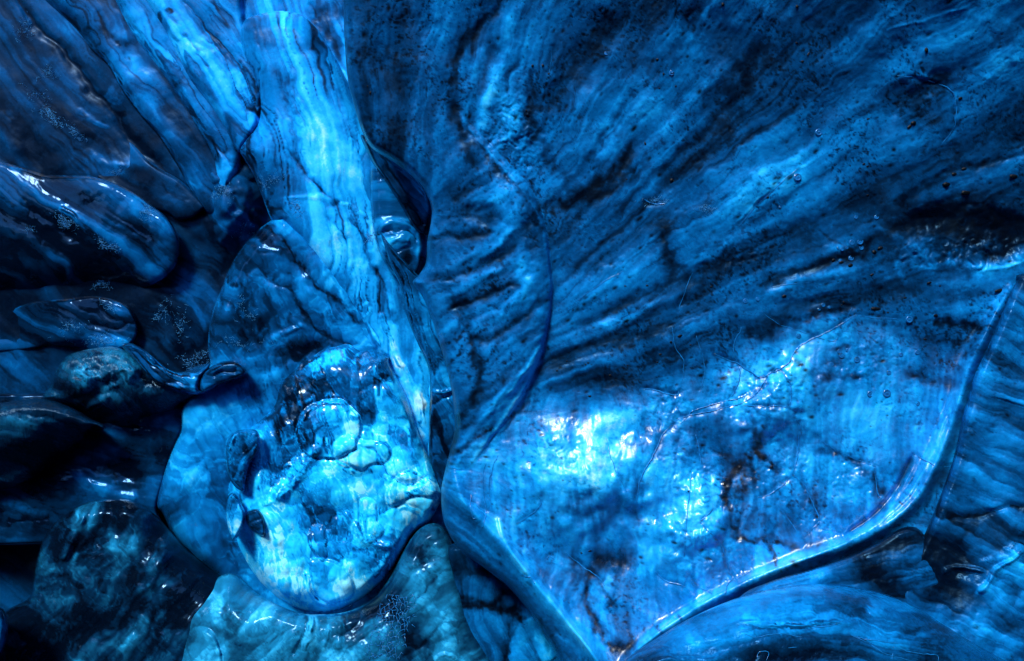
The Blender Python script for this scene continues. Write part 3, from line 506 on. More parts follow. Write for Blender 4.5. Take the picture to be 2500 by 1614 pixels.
wall_ops = [
  ('p', FOLD_AREA, 30, 0, .0),('b',1420,640,50,40,0,0,-.12),
  # pale body of the basin; its bright sheen is painted in too
  ('p', BASIN, 40, -.05, .18),('b',2050,1080,200,160,0,0,.08),
  ('b',1480,1120,170,110,10,.02,.12),('b',1690,1250,90,120,-20,.02,.12),('b',1850,920,130,50,25,.02,.14),('b',2150,1000,120,90,0,0,.05),('b',1350,1200,110,100,0,0,.05),
  ('b',1435,1175,160,105,16,.46,.16),('b',1690,1240,90,120,-20,0,.12),('b',1780,960,150,50,25,0,.14),('b',1500,1030,90,40,25,.02,.14),('b',1895,985,110,62,28,.27,.12),('b',1700,1310,75,95,-20,.32,.12),('b',1540,1010,70,26,20,.03,.18),('b',1660,1190,60,40,-45,.04,.18),('b',1320,1120,60,40,30,.03,.10),
  # fold at the left: crest and its ripples
  ('b',1235,450,50,60,0,0,.02),
  ('r',[(1125,310),(1200,390),(1262,450),(1300,500),(1325,580)],10,-.05,-.2),('r',[(1110,262),(1160,330),(1240,420),(1310,520),(1340,640),(1348,740)],3,.012,.2),
  ('b',1060,520,60,90,0,.02,.06),
  # vault: dark bands, pale streaks
  ('r',[(1225,-30),(1200,45),(1150,100),(1115,160),(1105,230),(1112,290),(1140,350),(1180,420)],14,-.05,-.34,.35),
  ('r',[(1260,30),(1215,90),(1165,150),(1140,220),(1145,280)],20,.04,.14),('r',[(1290,80),(1230,150),(1185,240),(1180,330)],22,.04,.16),('b',1250,280,44,90,28,.05,.20),('b',1200,130,30,30,0,-.01,-.1),
  ('r',[(1310,160),(1290,240),(1310,340),(1350,430)],16,-.04,-.26,.2),('b',1050,60,50,90,0,.02,.10),('b',960,330,40,90,-20,0,-.06),('b',900,120,30,120,0,0,-.12),('b',990,180,60,50,0,0,-.1,.15),
  ('r',[(1500,40),(1430,120),(1380,200),(1330,300)],34,-.04,-.18),('r',[(1560,60),(1490,150),(1430,250),(1380,330)],22,.04,.12),('b',1480,230,90,60,50,.02,.06),
  ('r',[(1740,-20),(1640,110),(1560,220),(1480,330),(1400,430),(1340,500)],26,-.05,-.2,.12),('r',[(1690,60),(1600,190),(1520,300),(1450,410)],24,.05,.15),
  ('r',[(1560,330),(1500,420),(1440,470),(1370,500),(1330,510)],15,-.04,-.42,.4),('r',[(1550,400),(1500,460),(1430,490)],10,-.03,-.25,.3),
  ('r',[(1800,110),(1720,220),(1640,320),(1570,400),(1500,480),(1400,560)],22,.04,.12),('b',1590,270,50,70,45,.03,.14),('r',[(1900,90),(1800,240),(1700,360),(1600,440)],26,-.05,-.18,.12),
  ('b',1760,90,50,80,40,-.03,-.16,.1),('b',1860,180,90,50,40,-.02,-.12,.1),('b',1960,230,60,40,40,0,-.14),('b',1900,330,60,30,30,0,.12),
  ('b',1850,450,130,70,25,.05,.17),('b',1830,470,80,30,35,.02,.10),('r',[(1800,560),(1850,500),(1900,450),(1990,380)],6,.015,.12),('r',[(1780,560),(1820,520),(1860,480)],3,.01,.16),
  ('b',2040,340,110,40,25,-.02,.06),('b',2230,230,110,50,15,-.05,-.22),('r',[(2190,185),(2230,186),(2290,205),(2325,225),(2335,260),(2330,310),(2300,350)],7,.03,.16),('b',2260,290,60,40,0,-.02,-.14,.1),
  ('b',2430,110,110,80,20,.03,.16),('b',2450,160,70,20,25,.02,.14),('b',2220,110,110,30,25,-.02,-.08),('b',2100,60,120,40,30,-.02,-.10),('r',[(2160,75),(2230,55),(2290,35),(2380,10)],4,.015,.1),
  ('r',[(2180,500),(2230,470),(2290,440),(2350,410),(2450,385),(2560,365)],12,-.05,-.2,.2),('b',2300,500,110,30,18,-.03,-.2,.2),('b',2400,550,170,45,-4,-.1,-.4,.75),('b',2440,620,60,30,0,-.04,-.3,.55),('b',2250,540,70,22,10,-.05,-.26,.4),
  ('r',[(2130,555),(2200,590),(2270,625),(2330,640),(2400,655),(2460,650),(2520,620)],14,.05,.24),('r',[(2380,650),(2440,655),(2500,640),(2540,615)],5,.03,.3),('r',[(2220,640),(2290,665)],7,.02,.2),
  ('b',2060,610,40,16,-10,.03,.16),('r',[(2000,560),(2060,600),(2120,640)],5,-.01,-.2,.3),('r',[(2150,650),(2175,690)],9,.02,.2),('r',[(2190,640),(2205,700)],8,.02,.2),
  ('b',1960,370,60,30,20,0,.05),('b',2000,450,110,30,20,0,.08),('b',2010,530,90,24,5,.01,.10),
  # horizontal shelves crossing the wall
  ('r',[(2130,590),(2060,630),(1980,655),(1900,685),(1840,700)],14,-.05,-.28,.35),('r',[(2150,630),(2060,665),(1960,690),(1880,720)],12,.05,.2),('b',1960,700,120,30,10,.02,.16),
  ('r',[(2090,745),(2030,755),(1970,780),(1900,800),(1810,815)],11,-.05,-.26,.35),('b',2000,735,150,22,4,-.03,-.06),('r',[(2280,780),(2330,790),(2400,810)],12,-.04,-.36,.3),('b',2250,720,130,30,0,-.03,-.12),('b',2330,840,60,30,0,0,-.14),
  ('r',[(1690,640),(1640,680),(1560,720),(1480,765),(1400,800)],20,-.06,-.2),('r',[(1720,700),(1640,730),(1560,770),(1460,800)],12,.05,.12),('b',1760,640,60,26,25,-.04,-.32,.45),('b',1630,620,18,50,10,-.03,-.36,.55),('b',1620,560,24,22,0,-.02,-.2,.4),
  ('r',[(1330,880),(1420,850),(1500,830),(1600,800),(1680,760)],12,-.03,-.14),('b',1520,680,130,40,18,.02,.06),('b',1450,800,100,26,10,0,.03),('b',1460,700,100,40,10,.01,.05),('b',1620,480,60,20,-10,.01,.06),
  ('b',1470,925,60,26,0,-.03,-.22),('b',1400,900,60,30,0,0,-.1),('b',1620,870,70,30,20,-.03,-.22,.15),('b',1560,830,60,26,10,0,-.1),('r',[(1440,795),(1470,790),(1500,800)],6,.01,.16),
  # basin interior: shade of the hollows painted darker, silt bands
  ('b',1720,1110,80,60,-30,-.07,-.28),('b',1560,1060,40,40,0,-.02,-.05),('b',1480,1270,110,80,0,-.06,-.16),('b',1440,1240,70,36,0,-.05,-.22),('b',1490,1370,56,26,-5,-.04,-.34,.5),('b',1400,1390,30,50,0,-.02,-.28,.3),
  ('b',1500,1440,90,80,0,-.02,-.05),('r',[(1440,1380),(1430,1440),(1440,1500),(1470,1550),(1520,1580),(1565,1570)],11,-.05,-.5,.55),('r',[(1450,1420),(1500,1465),(1480,1490)],8,-.02,-.3,.4),('b',1500,1310,50,18,0,.02,.12),
  ('r',[(1555,1215),(1575,1300),(1590,1400)],16,.03,.14),('r',[(1310,1260),(1290,1340),(1330,1420),(1400,1500)],20,-.02,-.12),('r',[(1640,1050),(1700,1090),(1780,1120)],10,.02,.10),
  ('r',[(1836,1020),(1850,1070),(1832,1110),(1800,1150),(1770,1200),(1775,1260),(1800,1310),(1830,1330)],13,-.015,-.3,.6),('b',1810,1160,48,80,10,-.02,-.2,.6),('r',[(1870,1030),(1850,1090),(1880,1130),(1900,1160)],8,-.02,-.3,.7),
  ('r',[(1790,1310),(1850,1315),(1900,1320),(1960,1340)],8,-.02,-.3,.7),('r',[(1870,1320),(1885,1350),(1900,1390)],5,-.01,-.3,.7),('b',1900,1260,40,40,0,-.02,-.18,.3),('b',1840,1290,60,30,0,0,-.12,.3),('b',1990,1340,30,24,0,0,-.16,.4),
  ('r',[(1990,1110),(2050,1115),(2110,1140),(2145,1180),(2160,1220)],14,-.05,-.3),('b',2080,1200,70,50,0,.03,.1),('r',[(2135,1140),(2150,1190),(2150,1240)],5,.02,.14),('b',2070,1250,60,20,10,0,-.1),
  ('b',2035,885,20,12,0,-.02,-.3,.5),('b',2020,920,26,18,0,-.02,-.3,.5),('b',2240,920,40,14,-15,-.02,-.3,.45),('b',2320,940,22,14,0,-.02,-.2,.4),('b',2090,920,30,8,0,0,-.2,.4),('b',2050,850,30,8,10,0,-.3,.5),
  ('b',1260,1260,60,40,-40,0,.06),('b',1440,1150,40,70,0,.03,.15),('b',1240,1120,50,60,0,.02,.05),
  ('r',[(1110,1120),(1150,1080),(1200,1045),(1270,1010),(1330,1000)],7,-.01,-.14,.55),
  # hammered areas of the basin
  ('n',1640,1010,60,70,0,.006,9,.08),('n',1860,960,130,60,20,.006,9,.12),('n',1700,1180,110,60,-40,.007,10,.08),('n',1680,1300,70,120,0,.005,9,.08),('n',1780,1380,110,70,-20,.005,9,.06),('n',1900,1150,90,80,0,.005,9,.05),
  ('n',2080,1180,90,80,0,.005,10,.05),('n',2010,1290,110,40,-20,.005,9,.05),('n',1390,1130,100,90,0,.004,11,.05),('n',1250,330,70,110,0,.006,10,.05),('n',2100,880,130,60,0,.005,13,.06),('n',2330,620,150,40,0,.008,12,.14),('n',1830,620,90,60,0,.004,9,0),
]
wall_fold = [('s',[(1070,235),(1110,265),(1160,318),(1222,380),(1275,435),(1308,490),(1330,560),(1343,640),(1347,720),(1340,790),(1326,850),(1305,905),(1278,960),(1240,1020),(1190,1085),(1140,1150),(1110,1200)],130,.24,.10),
  ('R',[(1320,860),(1290,930),(1245,1000),(1190,1070),(1140,1150)],7,.008,.26),('R',[(1300,880),(1250,960),(1195,1030),(1140,1110)],8,.005,.12)]  # pale strokes paint a highlight down the lower fold
wall_rim = [
  # its raised rim, with the light along it painted paler
  ('R',[(1100,1130),(1130,1220),(1190,1290),(1260,1370),(1320,1450),(1380,1520),(1450,1600),(1480,1660)],18,.18,.10),
  ('R',[(1216,1270),(1240,1330),(1290,1400),(1350,1470),(1420,1560),(1470,1630)],8,.08,.42),
  ('R',[(1500,1650),(1560,1590),(1640,1530),(1740,1470),(1850,1415),(1950,1375),(2060,1335),(2150,1290),(2220,1235),(2270,1160),(2310,1070),(2340,980),(2370,890),(2420,790),(2465,705)],18,.24,.12),
  ('R',[(1520,1620),(1570,1572),(1650,1512),(1750,1452),(1850,1404),(1960,1362),(2060,1325),(2150,1270),(2215,1210),(2262,1130),(2300,1040),(2330,960)],8,.10,.16),
  ('R',[(2060,1310),(2130,1260),(2190,1190),(2230,1110)],7,-.10,-.16),
]
def scaled(ops, kh, km):                                 # bands only: relief and tone
    return [(*o[:3], o[3]*kh, o[4]*km, *o[5:]) if o[0] == 'r' else ((*o[:6], o[6]*2.6, *o[7:]) if o[0] == 'n' else o) for o in ops]
W = formation('ice_wall', 'huge concave blue ice wall on the right with grit specks and a bright basin', 'ice wall',
  [(836,-130),(838,-60),(838,0),(842,110),(850,200),(868,270),(886,325),(908,362),(955,392),(1000,425),(1035,465),(1053,505),(1052,545),(1043,590),(1040,640),(1022,672),(1008,690),(1030,722),(1052,772),(1074,842),(1096,920),(1107,985),(1110,1045),(1100,1095),(1086,1150),(1077,1200),
   (1080,1255),(1092,1295),(1113,1330),(1140,1357),(1173,1380),(1225,1420),(1264,1458),(1304,1512),(1334,1556),(1364,1614),(1400,1700),(1700,1900),(2900,1900),(2900,-130)],
  3.42, gx=-.28, gy=0.16, qy=-0.30, zones=[(FOLD_AREA,('dir',24,.25),230,24,.13,.004)], refr=3, curl=20, curl_d=.14, bulge=.12, bulge_r=90, base=.41, mat=M_WALL, flow=('polar',900,1100), Lu=420, Lv=16, sm=.10, sh=.0035, cm=.08, ch=.012, cs=90, dark=.12, calm=BASIN, hs=.30, grit=.13, ops=scaled(wall_ops, .4, 1)+scaled(fold_ops, .9, .95)+wall_fold+wall_rim+[('r', p_, 6.5, -.008*r_, -.05*r_) for p_, r_ in WALL_VEINS], back=.35, pit=3200)

# ------------------------------------------------------------------ lower left
formation('ice_mass', 'glassy bulging ice shoulder with a bright rim, left of the column', 'ice mass',
  [(700,520),(664,537),(630,562),(592,604),(560,655),(535,718),(516,772),(508,828),(509,862),(513,884),(505,898),(488,908),(478,930),(470,950),(448,985),(440,1010),(440,1050),(425,1085),(408,1130),(392,1180),(383,1215),(384,1240),(398,1256),(430,1320),(480,1370),(540,1420),(640,1520),(760,1600),(1000,1500),(1100,1300),(1090,1100),(1030,950),(900,700),(800,600)],
  4.20, gx=.1, gy=-.05, curl=34, curl_d=.2, bulge=.14, bulge_r=90, beadm=.22, hs=.22, base=.55, mat=M_CLEAR, flow=('dir',-52,-.3), Lu=260, Lv=22, sm=.07, ch=.045, cs=110, cloud=.16,
  ops=[('b',600,720,50,60,0,-.06,-.30),('b',590,800,60,50,0,-.08,-.34),('b',700,720,60,50,30,-.02,-.14),('b',560,640,30,40,-30,-.02,-.2),('b',640,580,50,16,-35,-.03,-.28),('r',[(650,560),(700,600),(740,650),(790,710),(850,770),(880,800)],12,-.04,-0.276,.5),
       ('r',[(620,640),(680,690),(720,730),(760,790),(830,830),(880,850)],10,-.04,-0.216),('r',[(640,620),(710,660),(770,730),(840,790)],9,.03,0.096),('r',[(620,680),(670,720),(720,790),(800,840)],8,.03,0.072),
       ('r',[(625,605),(655,612),(685,622)],5,.02,.4),('b',625,668,10,10,0,.02,.5),('b',690,588,10,6,-30,.01,.45),('b',760,565,8,8,0,.01,.4),
       ('r',[(660,845),(690,815),(735,800)],11,.06,.34),('b',700,860,40,24,10,-.06,-.3),('r',[(660,880),(668,855),(700,842),(720,860)],4,.03,.3),('b',600,900,50,30,0,.03,.12),
       ('b',490,1010,30,60,10,.05,.20),('r',[(500,960),(560,960),(620,930),(680,900)],14,.05,.26),('b',540,1040,40,60,30,.05,.16),('b',480,1120,40,70,15,.03,.06),('r',[(450,1200),(500,1130),(540,1060)],12,.03,.1),
       ('b',470,1220,60,40,30,-.03,-.14),('b',430,1240,40,30,0,0,-.1),('b',520,1310,50,40,0,0,-.05),('b',760,850,60,24,20,-.06,-.36),('b',560,1280,30,60,0,-.03,-.1),('r',[(555,660),(528,720),(518,790),(515,850)],6,.02,.12),
       ('r',[(400,1170),(440,1080),(455,1010)],9,.02,.08)])
formation('ice_boulder', 'bright cyan glassy boulder of knobbly clear ice at the lower centre', 'ice boulder',
  [(552,1180),(556,1120),(590,1055),(640,1010),(668,975),(676,930),(715,890),(760,862),(800,840),(850,828),(892,848),(950,868),(955,890),(998,975),(1032,1080),(1068,1150),(1090,1200),(1078,1225),(1050,1272),(1010,1305),(985,1345),(950,1400),(900,1450),(830,1488),(760,1496),(700,1478),(640,1430),(595,1370),(562,1290)],
  3.99, gx=.05, gy=-.12, curl=30, curl_d=.18, bulge=.20, bulge_r=150, refr=30, cap=.4, beadm=.0, sink=[([(560,1160),(570,1060),(640,1000),(672,950),(720,890),(800,840),(880,850)],34,.16),([(560,1240),(600,1380),(680,1470),(760,1490)],26,.12)], base=.82, mat=M_BRIGHT, flow=('dir',-50,-.5), Lu=200, Lv=15, sm=.13, ch=.04, cs=80, cloud=.32, lump=.015, lumps=90, hs=.55,
  ops=[('b',760,960,90,50,20,-.02,-.22),('b',900,900,60,40,-30,-.01,-.16),('b',700,1050,60,40,0,0,-.12),('n',705,1170,34,80,-38,.012,9,.3),('n',620,1150,34,60,0,.005,14,.2),('n',900,1330,60,24,-35,.008,9,.2),('n',650,1370,50,60,0,.003,14,.12),('n',1010,1200,50,60,0,.004,22,.12),('b',700,910,60,60,30,-.03,-.20),('b',770,950,60,70,30,0,-.26),('r',[(672,980),(690,930),(740,890),(800,850)],7,.04,.28),('b',900,960,50,80,-20,0,-.20),('r',[(780,880),(800,930),(830,970),(870,1010)],7,-.03,-.3),('b',830,960,20,30,0,.02,.3),
       ('r',[(880,850),(940,930),(990,1010),(1040,1100)],10,.03,.12),('b',970,1130,80,60,0,.03,.16),('b',1010,1230,50,60,0,.02,.14),('r',[(900,1120),(960,1170),(1030,1200),(1070,1230)],6,-.01,-.4),('r',[(930,1260),(980,1230),(1040,1250)],5,-.01,-.35),('b',860,1140,90,60,0,.01,.06),('b',1000,1200,60,50,0,.02,.08),('r',[(660,1230),(700,1190),(740,1140),(780,1095)],16,.05,.42),
       ('b',700,1200,40,26,40,.02,.3),('b',700,1110,60,50,0,-.04,-.22),('b',650,1160,40,60,0,-.03,-.2),('b',780,1250,70,50,0,-.05,-.28),('b',830,1310,60,40,0,-.03,-.22),('b',900,1230,50,50,0,-.02,-.14),('b',890,1350,50,30,0,-.02,-.2),
       ('r',[(840,1250),(880,1300),(920,1330),(960,1330)],12,.04,.25),('b',700,1360,60,60,0,.02,.10),('b',640,1320,50,60,0,.02,.05),('r',[(610,1140),(640,1190),(660,1240)],14,.03,.3),('b',930,1400,40,40,0,.01,.1),
       ('r',[(1040,1160),(1000,1180),(960,1165),(930,1110),(890,1100)],8,-.04,-.3),('b',1040,1230,30,30,0,.03,.2),('r',[(600,1390),(650,1440),(700,1470),(760,1490)],8,-.03,-.3,.4),('b',800,1440,60,30,0,0,.05),
       ('l',[(745,1110),(722,1060),(735,1010),(775,982),(830,978),(870,1000),(885,1040),(872,1075),(860,1100),(800,1120)],50,0.060,.02),('b',760,1040,30,30,0,-.02,-.2),('r',[(735,1050),(745,1010),(790,985),(840,985)],4,.02,.3),
       ('l',[(815,1120),(820,1075),(850,1060),(890,1075),(935,1080),(958,1100),(945,1130),(900,1140),(880,1150),(840,1140)],22,0.030,.12),('r',[(795,1060),(800,1100),(830,1130),(880,1150)],3.5,-.02,-.5),
       ('l',[(1010,1215),(950,1240),(945,1200),(965,1165),(1000,1150),(1040,1160),(1070,1190),(1060,1220)],26,0.030,.04),('l',[(757,1330),(758,1290),(775,1277),(795,1290),(800,1330),(790,1370),(770,1360)],14,0.030,.0),
       ('l',[(755,1400),(760,1365),(820,1372),(850,1400),(868,1440),(840,1470),(790,1470),(765,1440)],26,0.036,.05),('b',775,1420,16,12,0,.01,.3),('b',830,1425,20,16,0,.01,.2),('r',[(745,1390),(760,1450),(800,1480)],5,.02,.25),
       ('l',[(900,1330),(880,1260),(880,1220),(912,1225),(925,1270),(940,1300)],20,0.030,.1),('r',[(1015,1300),(1040,1260),(1065,1210)],7,.02,.15)])
formation('ice_nodule', 'clear curled ice nodule with bright glints on the left side of the cyan boulder', 'ice nodule',
  [(548,1095),(556,1068),(575,1052),(605,1048),(628,1052),(636,1075),(630,1105),(610,1135),(600,1170),(598,1200),(575,1190),(556,1160),(550,1130)], 3.84, curl=14, curl_d=.06, bulge=.05, bulge_r=30, base=.5, mat=M_CLEAR, cloud=.25, lump=.04, lumps=24, flow=('dir',70,0), Lv=10, back=.3,
  ops=[('r',[(560,1130),(562,1085),(585,1062),(615,1058)],4,.02,.35),('b',600,1090,10,26,10,-.03,-.3),('b',595,1130,8,20,0,.01,.3)])
formation('ice_nodule', 'small glassy hooked nodule with white core lower on the left side of the cyan boulder', 'ice nodule',
  [(553,1235),(556,1212),(570,1203),(582,1215),(592,1235),(600,1255),(592,1290),(572,1320),(560,1300),(553,1265)], 3.83, curl=10, curl_d=.05, bulge=.04, bulge_r=20, base=.62, mat=M_CLEAR, cloud=.25, flow=('dir',70,0), Lv=10, back=.3,
  ops=[('b',570,1250,9,30,-8,.02,.5),('r',[(556,1235),(562,1210),(578,1212)],3,.015,.3)])
formation('ice_nodule', 'half round clear nodule with dark grit beneath beside the hooked one', 'ice nodule',
  [(600,1262),(608,1246),(628,1242),(642,1258),(650,1290),(645,1310),(622,1300),(606,1285)], 3.83, curl=10, curl_d=.05, bulge=.04, bulge_r=22, base=.46, mat=M_CLEAR, cloud=.15, flow=('dir',30,0), Lv=10, back=.3,
  ops=[('b',622,1295,16,12,-40,0,-.2,.9)])
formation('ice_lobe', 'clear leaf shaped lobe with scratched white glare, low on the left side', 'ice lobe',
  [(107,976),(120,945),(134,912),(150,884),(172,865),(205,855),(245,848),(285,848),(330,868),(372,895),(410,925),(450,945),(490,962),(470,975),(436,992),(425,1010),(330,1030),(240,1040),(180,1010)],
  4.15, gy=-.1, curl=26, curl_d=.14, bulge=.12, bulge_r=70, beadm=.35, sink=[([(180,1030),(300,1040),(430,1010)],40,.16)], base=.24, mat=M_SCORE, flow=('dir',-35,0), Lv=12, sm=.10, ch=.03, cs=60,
  ops=[('b',205,925,22,36,-20,.15,.16),('b',262,910,28,18,20,.12,.16),('b',318,918,20,28,15,.13,.16),('b',275,945,26,8,20,.03,.45),('n',250,915,80,50,0,.006,7,.25),('r',[(210,1000),(240,985),(270,965)],8,.04,.28),('b',360,930,40,16,-25,-.04,-.25),('b',230,965,60,20,10,-.03,-.16),  # pale patches paint glare on top of the bumps
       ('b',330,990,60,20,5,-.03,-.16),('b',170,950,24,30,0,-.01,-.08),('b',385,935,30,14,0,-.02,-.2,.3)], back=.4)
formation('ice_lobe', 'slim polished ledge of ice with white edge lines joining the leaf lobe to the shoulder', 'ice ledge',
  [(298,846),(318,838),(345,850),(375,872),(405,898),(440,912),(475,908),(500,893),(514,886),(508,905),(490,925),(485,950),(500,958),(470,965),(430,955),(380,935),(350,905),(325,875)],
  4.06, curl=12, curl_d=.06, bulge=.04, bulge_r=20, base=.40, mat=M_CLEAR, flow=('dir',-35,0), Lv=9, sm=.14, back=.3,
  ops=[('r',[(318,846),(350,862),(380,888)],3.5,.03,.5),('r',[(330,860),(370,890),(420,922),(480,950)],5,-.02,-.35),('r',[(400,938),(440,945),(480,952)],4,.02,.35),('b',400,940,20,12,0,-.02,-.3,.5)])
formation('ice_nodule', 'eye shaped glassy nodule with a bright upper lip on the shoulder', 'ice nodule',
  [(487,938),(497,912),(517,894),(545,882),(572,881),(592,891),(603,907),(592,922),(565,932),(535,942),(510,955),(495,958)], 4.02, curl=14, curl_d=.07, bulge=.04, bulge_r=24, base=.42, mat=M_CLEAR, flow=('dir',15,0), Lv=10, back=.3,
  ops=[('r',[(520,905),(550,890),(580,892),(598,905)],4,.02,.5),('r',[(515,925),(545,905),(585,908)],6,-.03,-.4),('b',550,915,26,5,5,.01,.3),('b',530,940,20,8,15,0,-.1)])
formation('ice_mass', 'dark smooth panel of ice between the leaf lobe and the shoulder', 'ice mass',
  [(150,960),(260,980),(360,965),(420,975),(450,990),(446,1050),(420,1110),(400,1180),(385,1240),(400,1300),(300,1330),(100,1330),(-60,1330),(-300,1300),(-300,1000)],
  4.3, gy=-.1, curl=14, curl_d=.06, base=.12, mat=M_CLEAR, flow=('dir',-15,0), Lu=300, Lv=30, sm=.10, cm=.14, ch=.05, cloud=.07,
  ops=[('b',400,1010,40,24,10,.03,.18),('b',330,1040,60,10,-5,-.03,-.2),('b',270,1070,30,40,0,.02,.16),('b',200,1125,22,8,0,.02,.5),('r',[(170,1150),(230,1190),(300,1205),(340,1210)],9,.03,.18),('b',100,1110,90,60,0,-.03,-.14),('b',60,1250,60,24,0,.03,.16),('r',[(20,1275),(80,1270),(130,1262)],6,-.02,-.3),
       ('b',370,1180,26,50,20,.02,.10),('b',310,1150,60,30,-10,-.03,-.15),('b',40,1380,60,30,0,.02,.12),('b',60,1330,60,16,0,0,.1),('r',[(0,1400),(40,1385),(80,1380)],4,.01,.2)])
formation('ice_lobe', 'dark rounded hump at the left edge overlapping the leaf lobe', 'ice lobe',
  [(-300,1020),(-60,990),(0,984),(60,974),(110,974),(155,986),(195,1005),(228,1025),(252,1036),(259,1045),(250,1050),(225,1045),(180,1090),(60,1180),(-60,1200),(-300,1200)],
  4.0, gy=-.1, curl=30, curl_d=.16, bulge=.10, bulge_r=80, sink=[([(-200,1180),(60,1160),(180,1090)],60,.2)], base=.15, mat=M_SCORE, flow=('dir',-8,-.2), Lv=14, sm=.09,
  ops=[('b',70,1030,90,14,-5,.03,.16),('b',40,1070,60,20,0,.02,.1),('b',120,1080,60,40,0,-.02,-.14),('r',[(200,1015),(235,1040),(255,1046)],4,-.01,-.2)])
formation('ice_boulder', 'teal black boulder in the lower left corner with two scratched white streaks of glare', 'ice boulder',
  [(-300,1560),(-60,1540),(14,1490),(72,1458),(84,1405),(98,1335),(128,1282),(175,1243),(228,1222),(290,1217),(335,1228),(385,1262),(450,1335),(520,1395),(600,1450),(720,1560),(760,1760),(-300,1760)],
  3.88, gy=-.35, curl=40, curl_d=.2, bulge=.12, bulge_r=110, sink=[([(400,1290),(470,1370),(560,1430)],50,.12)], refr=6, base=.17, mat=M_TEAL, flow=('dir',52,0), Lu=260, Lv=22, sm=.13, cm=.18, ch=.020, cs=70, cloud=.16,
  ops=[('r',[(222,1228),(212,1250),(198,1280),(183,1312),(162,1358),(154,1374)],13,.07,.16),('r',[(106,1345),(102,1380),(99,1410),(97,1440),(94,1480)],9,.05,.16),('r',[(235,1240),(215,1290),(190,1350),(170,1400)],5,.01,.3),('r',[(150,1270),(130,1320),(115,1360)],4,.02,.4),('r',[(190,1250),(160,1310),(135,1380)],5,.01,-.2),('n',120,1420,30,60,0,.006,8,.5),('n',170,1300,40,60,0,.005,7,.2),('b',140,1320,30,60,-18,.01,-.08),('b',250,1330,30,80,-18,-.04,-.14),('b',60,1540,60,60,0,-.04,-.18),('b',240,1300,20,60,-15,-.02,-.08),  # pale strokes along the ridges paint streaks of glare
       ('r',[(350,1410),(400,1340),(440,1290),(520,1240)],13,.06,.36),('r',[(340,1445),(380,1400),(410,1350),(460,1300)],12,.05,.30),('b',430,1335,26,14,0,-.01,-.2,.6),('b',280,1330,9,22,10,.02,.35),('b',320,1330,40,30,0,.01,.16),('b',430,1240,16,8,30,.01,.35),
       ('b',270,1420,40,60,0,.02,.12),('b',160,1500,50,50,30,.03,.14),('b',230,1540,70,26,25,-.02,-.14),('b',330,1560,24,40,20,.04,.26),('b',400,1480,60,40,10,.02,.10),('b',440,1400,60,40,0,-.03,-.15),('b',340,1480,50,20,0,-.02,-.15),('b',380,1560,60,30,0,.02,.12)])
formation('ice_lobe', 'thin strip of a rounded dark lobe cut by the left edge at the bottom', 'ice lobe',
  [(-300,1480),(-60,1470),(0,1482),(14,1500),(20,1530),(14,1570),(0,1600),(-40,1640),(-300,1700)], 3.5, curl=20, curl_d=.12, base=.34, mat=M_CLEAR, back=.3)
formation('ice_slab', 'glassy rippled ice foot under the cyan boulder with a bright saddle block', 'ice slab',
  [(420,1560),(440,1500),(500,1440),(540,1405),(575,1402),(620,1440),(670,1472),(730,1496),(790,1500),(850,1492),(900,1468),(940,1430),(968,1385),(992,1335),(1020,1295),(1052,1278),(1080,1285),(1105,1320),(1125,1400),(1150,1500),(1180,1760),(400,1760)],
  3.74, gy=-.45, curl=34, curl_d=.18, bulge=.10, bulge_r=60, sink=[([(420,1600),(440,1500),(500,1440),(560,1410),(620,1440)],44,.2)], base=.50, mat=M_TEAL, flow=('dir',40,-.2), Lu=200, Lv=20, sm=.10, cm=.12, ch=.014, cs=60, cloud=.14,
  ops=[('r',[(720,1492),(800,1500),(870,1478),(920,1440),(960,1390),(1000,1320)],11,.05,.30),('b',765,1550,34,44,5,.05,.32),('r',[(745,1500),(800,1506),(850,1500),(900,1470)],7,.03,.6),('b',400,1560,40,60,0,0,-.1),('r',[(740,1590),(755,1540),(765,1505)],9,.04,.3),('r',[(822,1590),(830,1550),(836,1510)],10,.04,.32),('r',[(790,1590),(800,1530)],6,.02,.14),  # pale strokes paint the highlight on lip and saddle
       ('r',[(715,1600),(735,1560),(745,1520)],6,-.03,-.2),('b',880,1530,36,50,-25,-.05,-.3,.15),('b',940,1500,40,50,30,-.03,-.34,.25),('b',1000,1570,40,60,0,-.02,-.26,.3),('b',1020,1430,36,30,0,0,.05),('b',1000,1390,40,40,0,.02,.08),
       ('b',1057,1487,14,14,0,.02,.4),('b',1095,1540,18,60,8,.03,.44),('b',1060,1560,16,40,0,.01,.1),('b',1030,1350,30,24,0,-.02,-.15),('r',[(1030,1300),(1065,1285),(1080,1310)],6,-.02,-.4),('b',620,1520,80,60,0,.02,.06),('b',545,1560,40,40,0,-.02,-.08),
       ('l',[(440,1600),(450,1555),(480,1532),(515,1540),(535,1575),(545,1620),(500,1660),(450,1650)],30,0.042,.02),('r',[(495,1540),(525,1565),(535,1600)],6,.02,.3),('b',465,1565,22,20,0,-.02,-.2),('b',530,1480,12,60,-8,.02,.3),('b',530,1440,30,30,0,.0,.1),
       ('b',900,1600,60,30,0,0,-.05),('r',[(1060,1610),(1085,1597),(1110,1610)],5,.02,.3),('b',850,1420,40,20,30,-.02,-.1)])
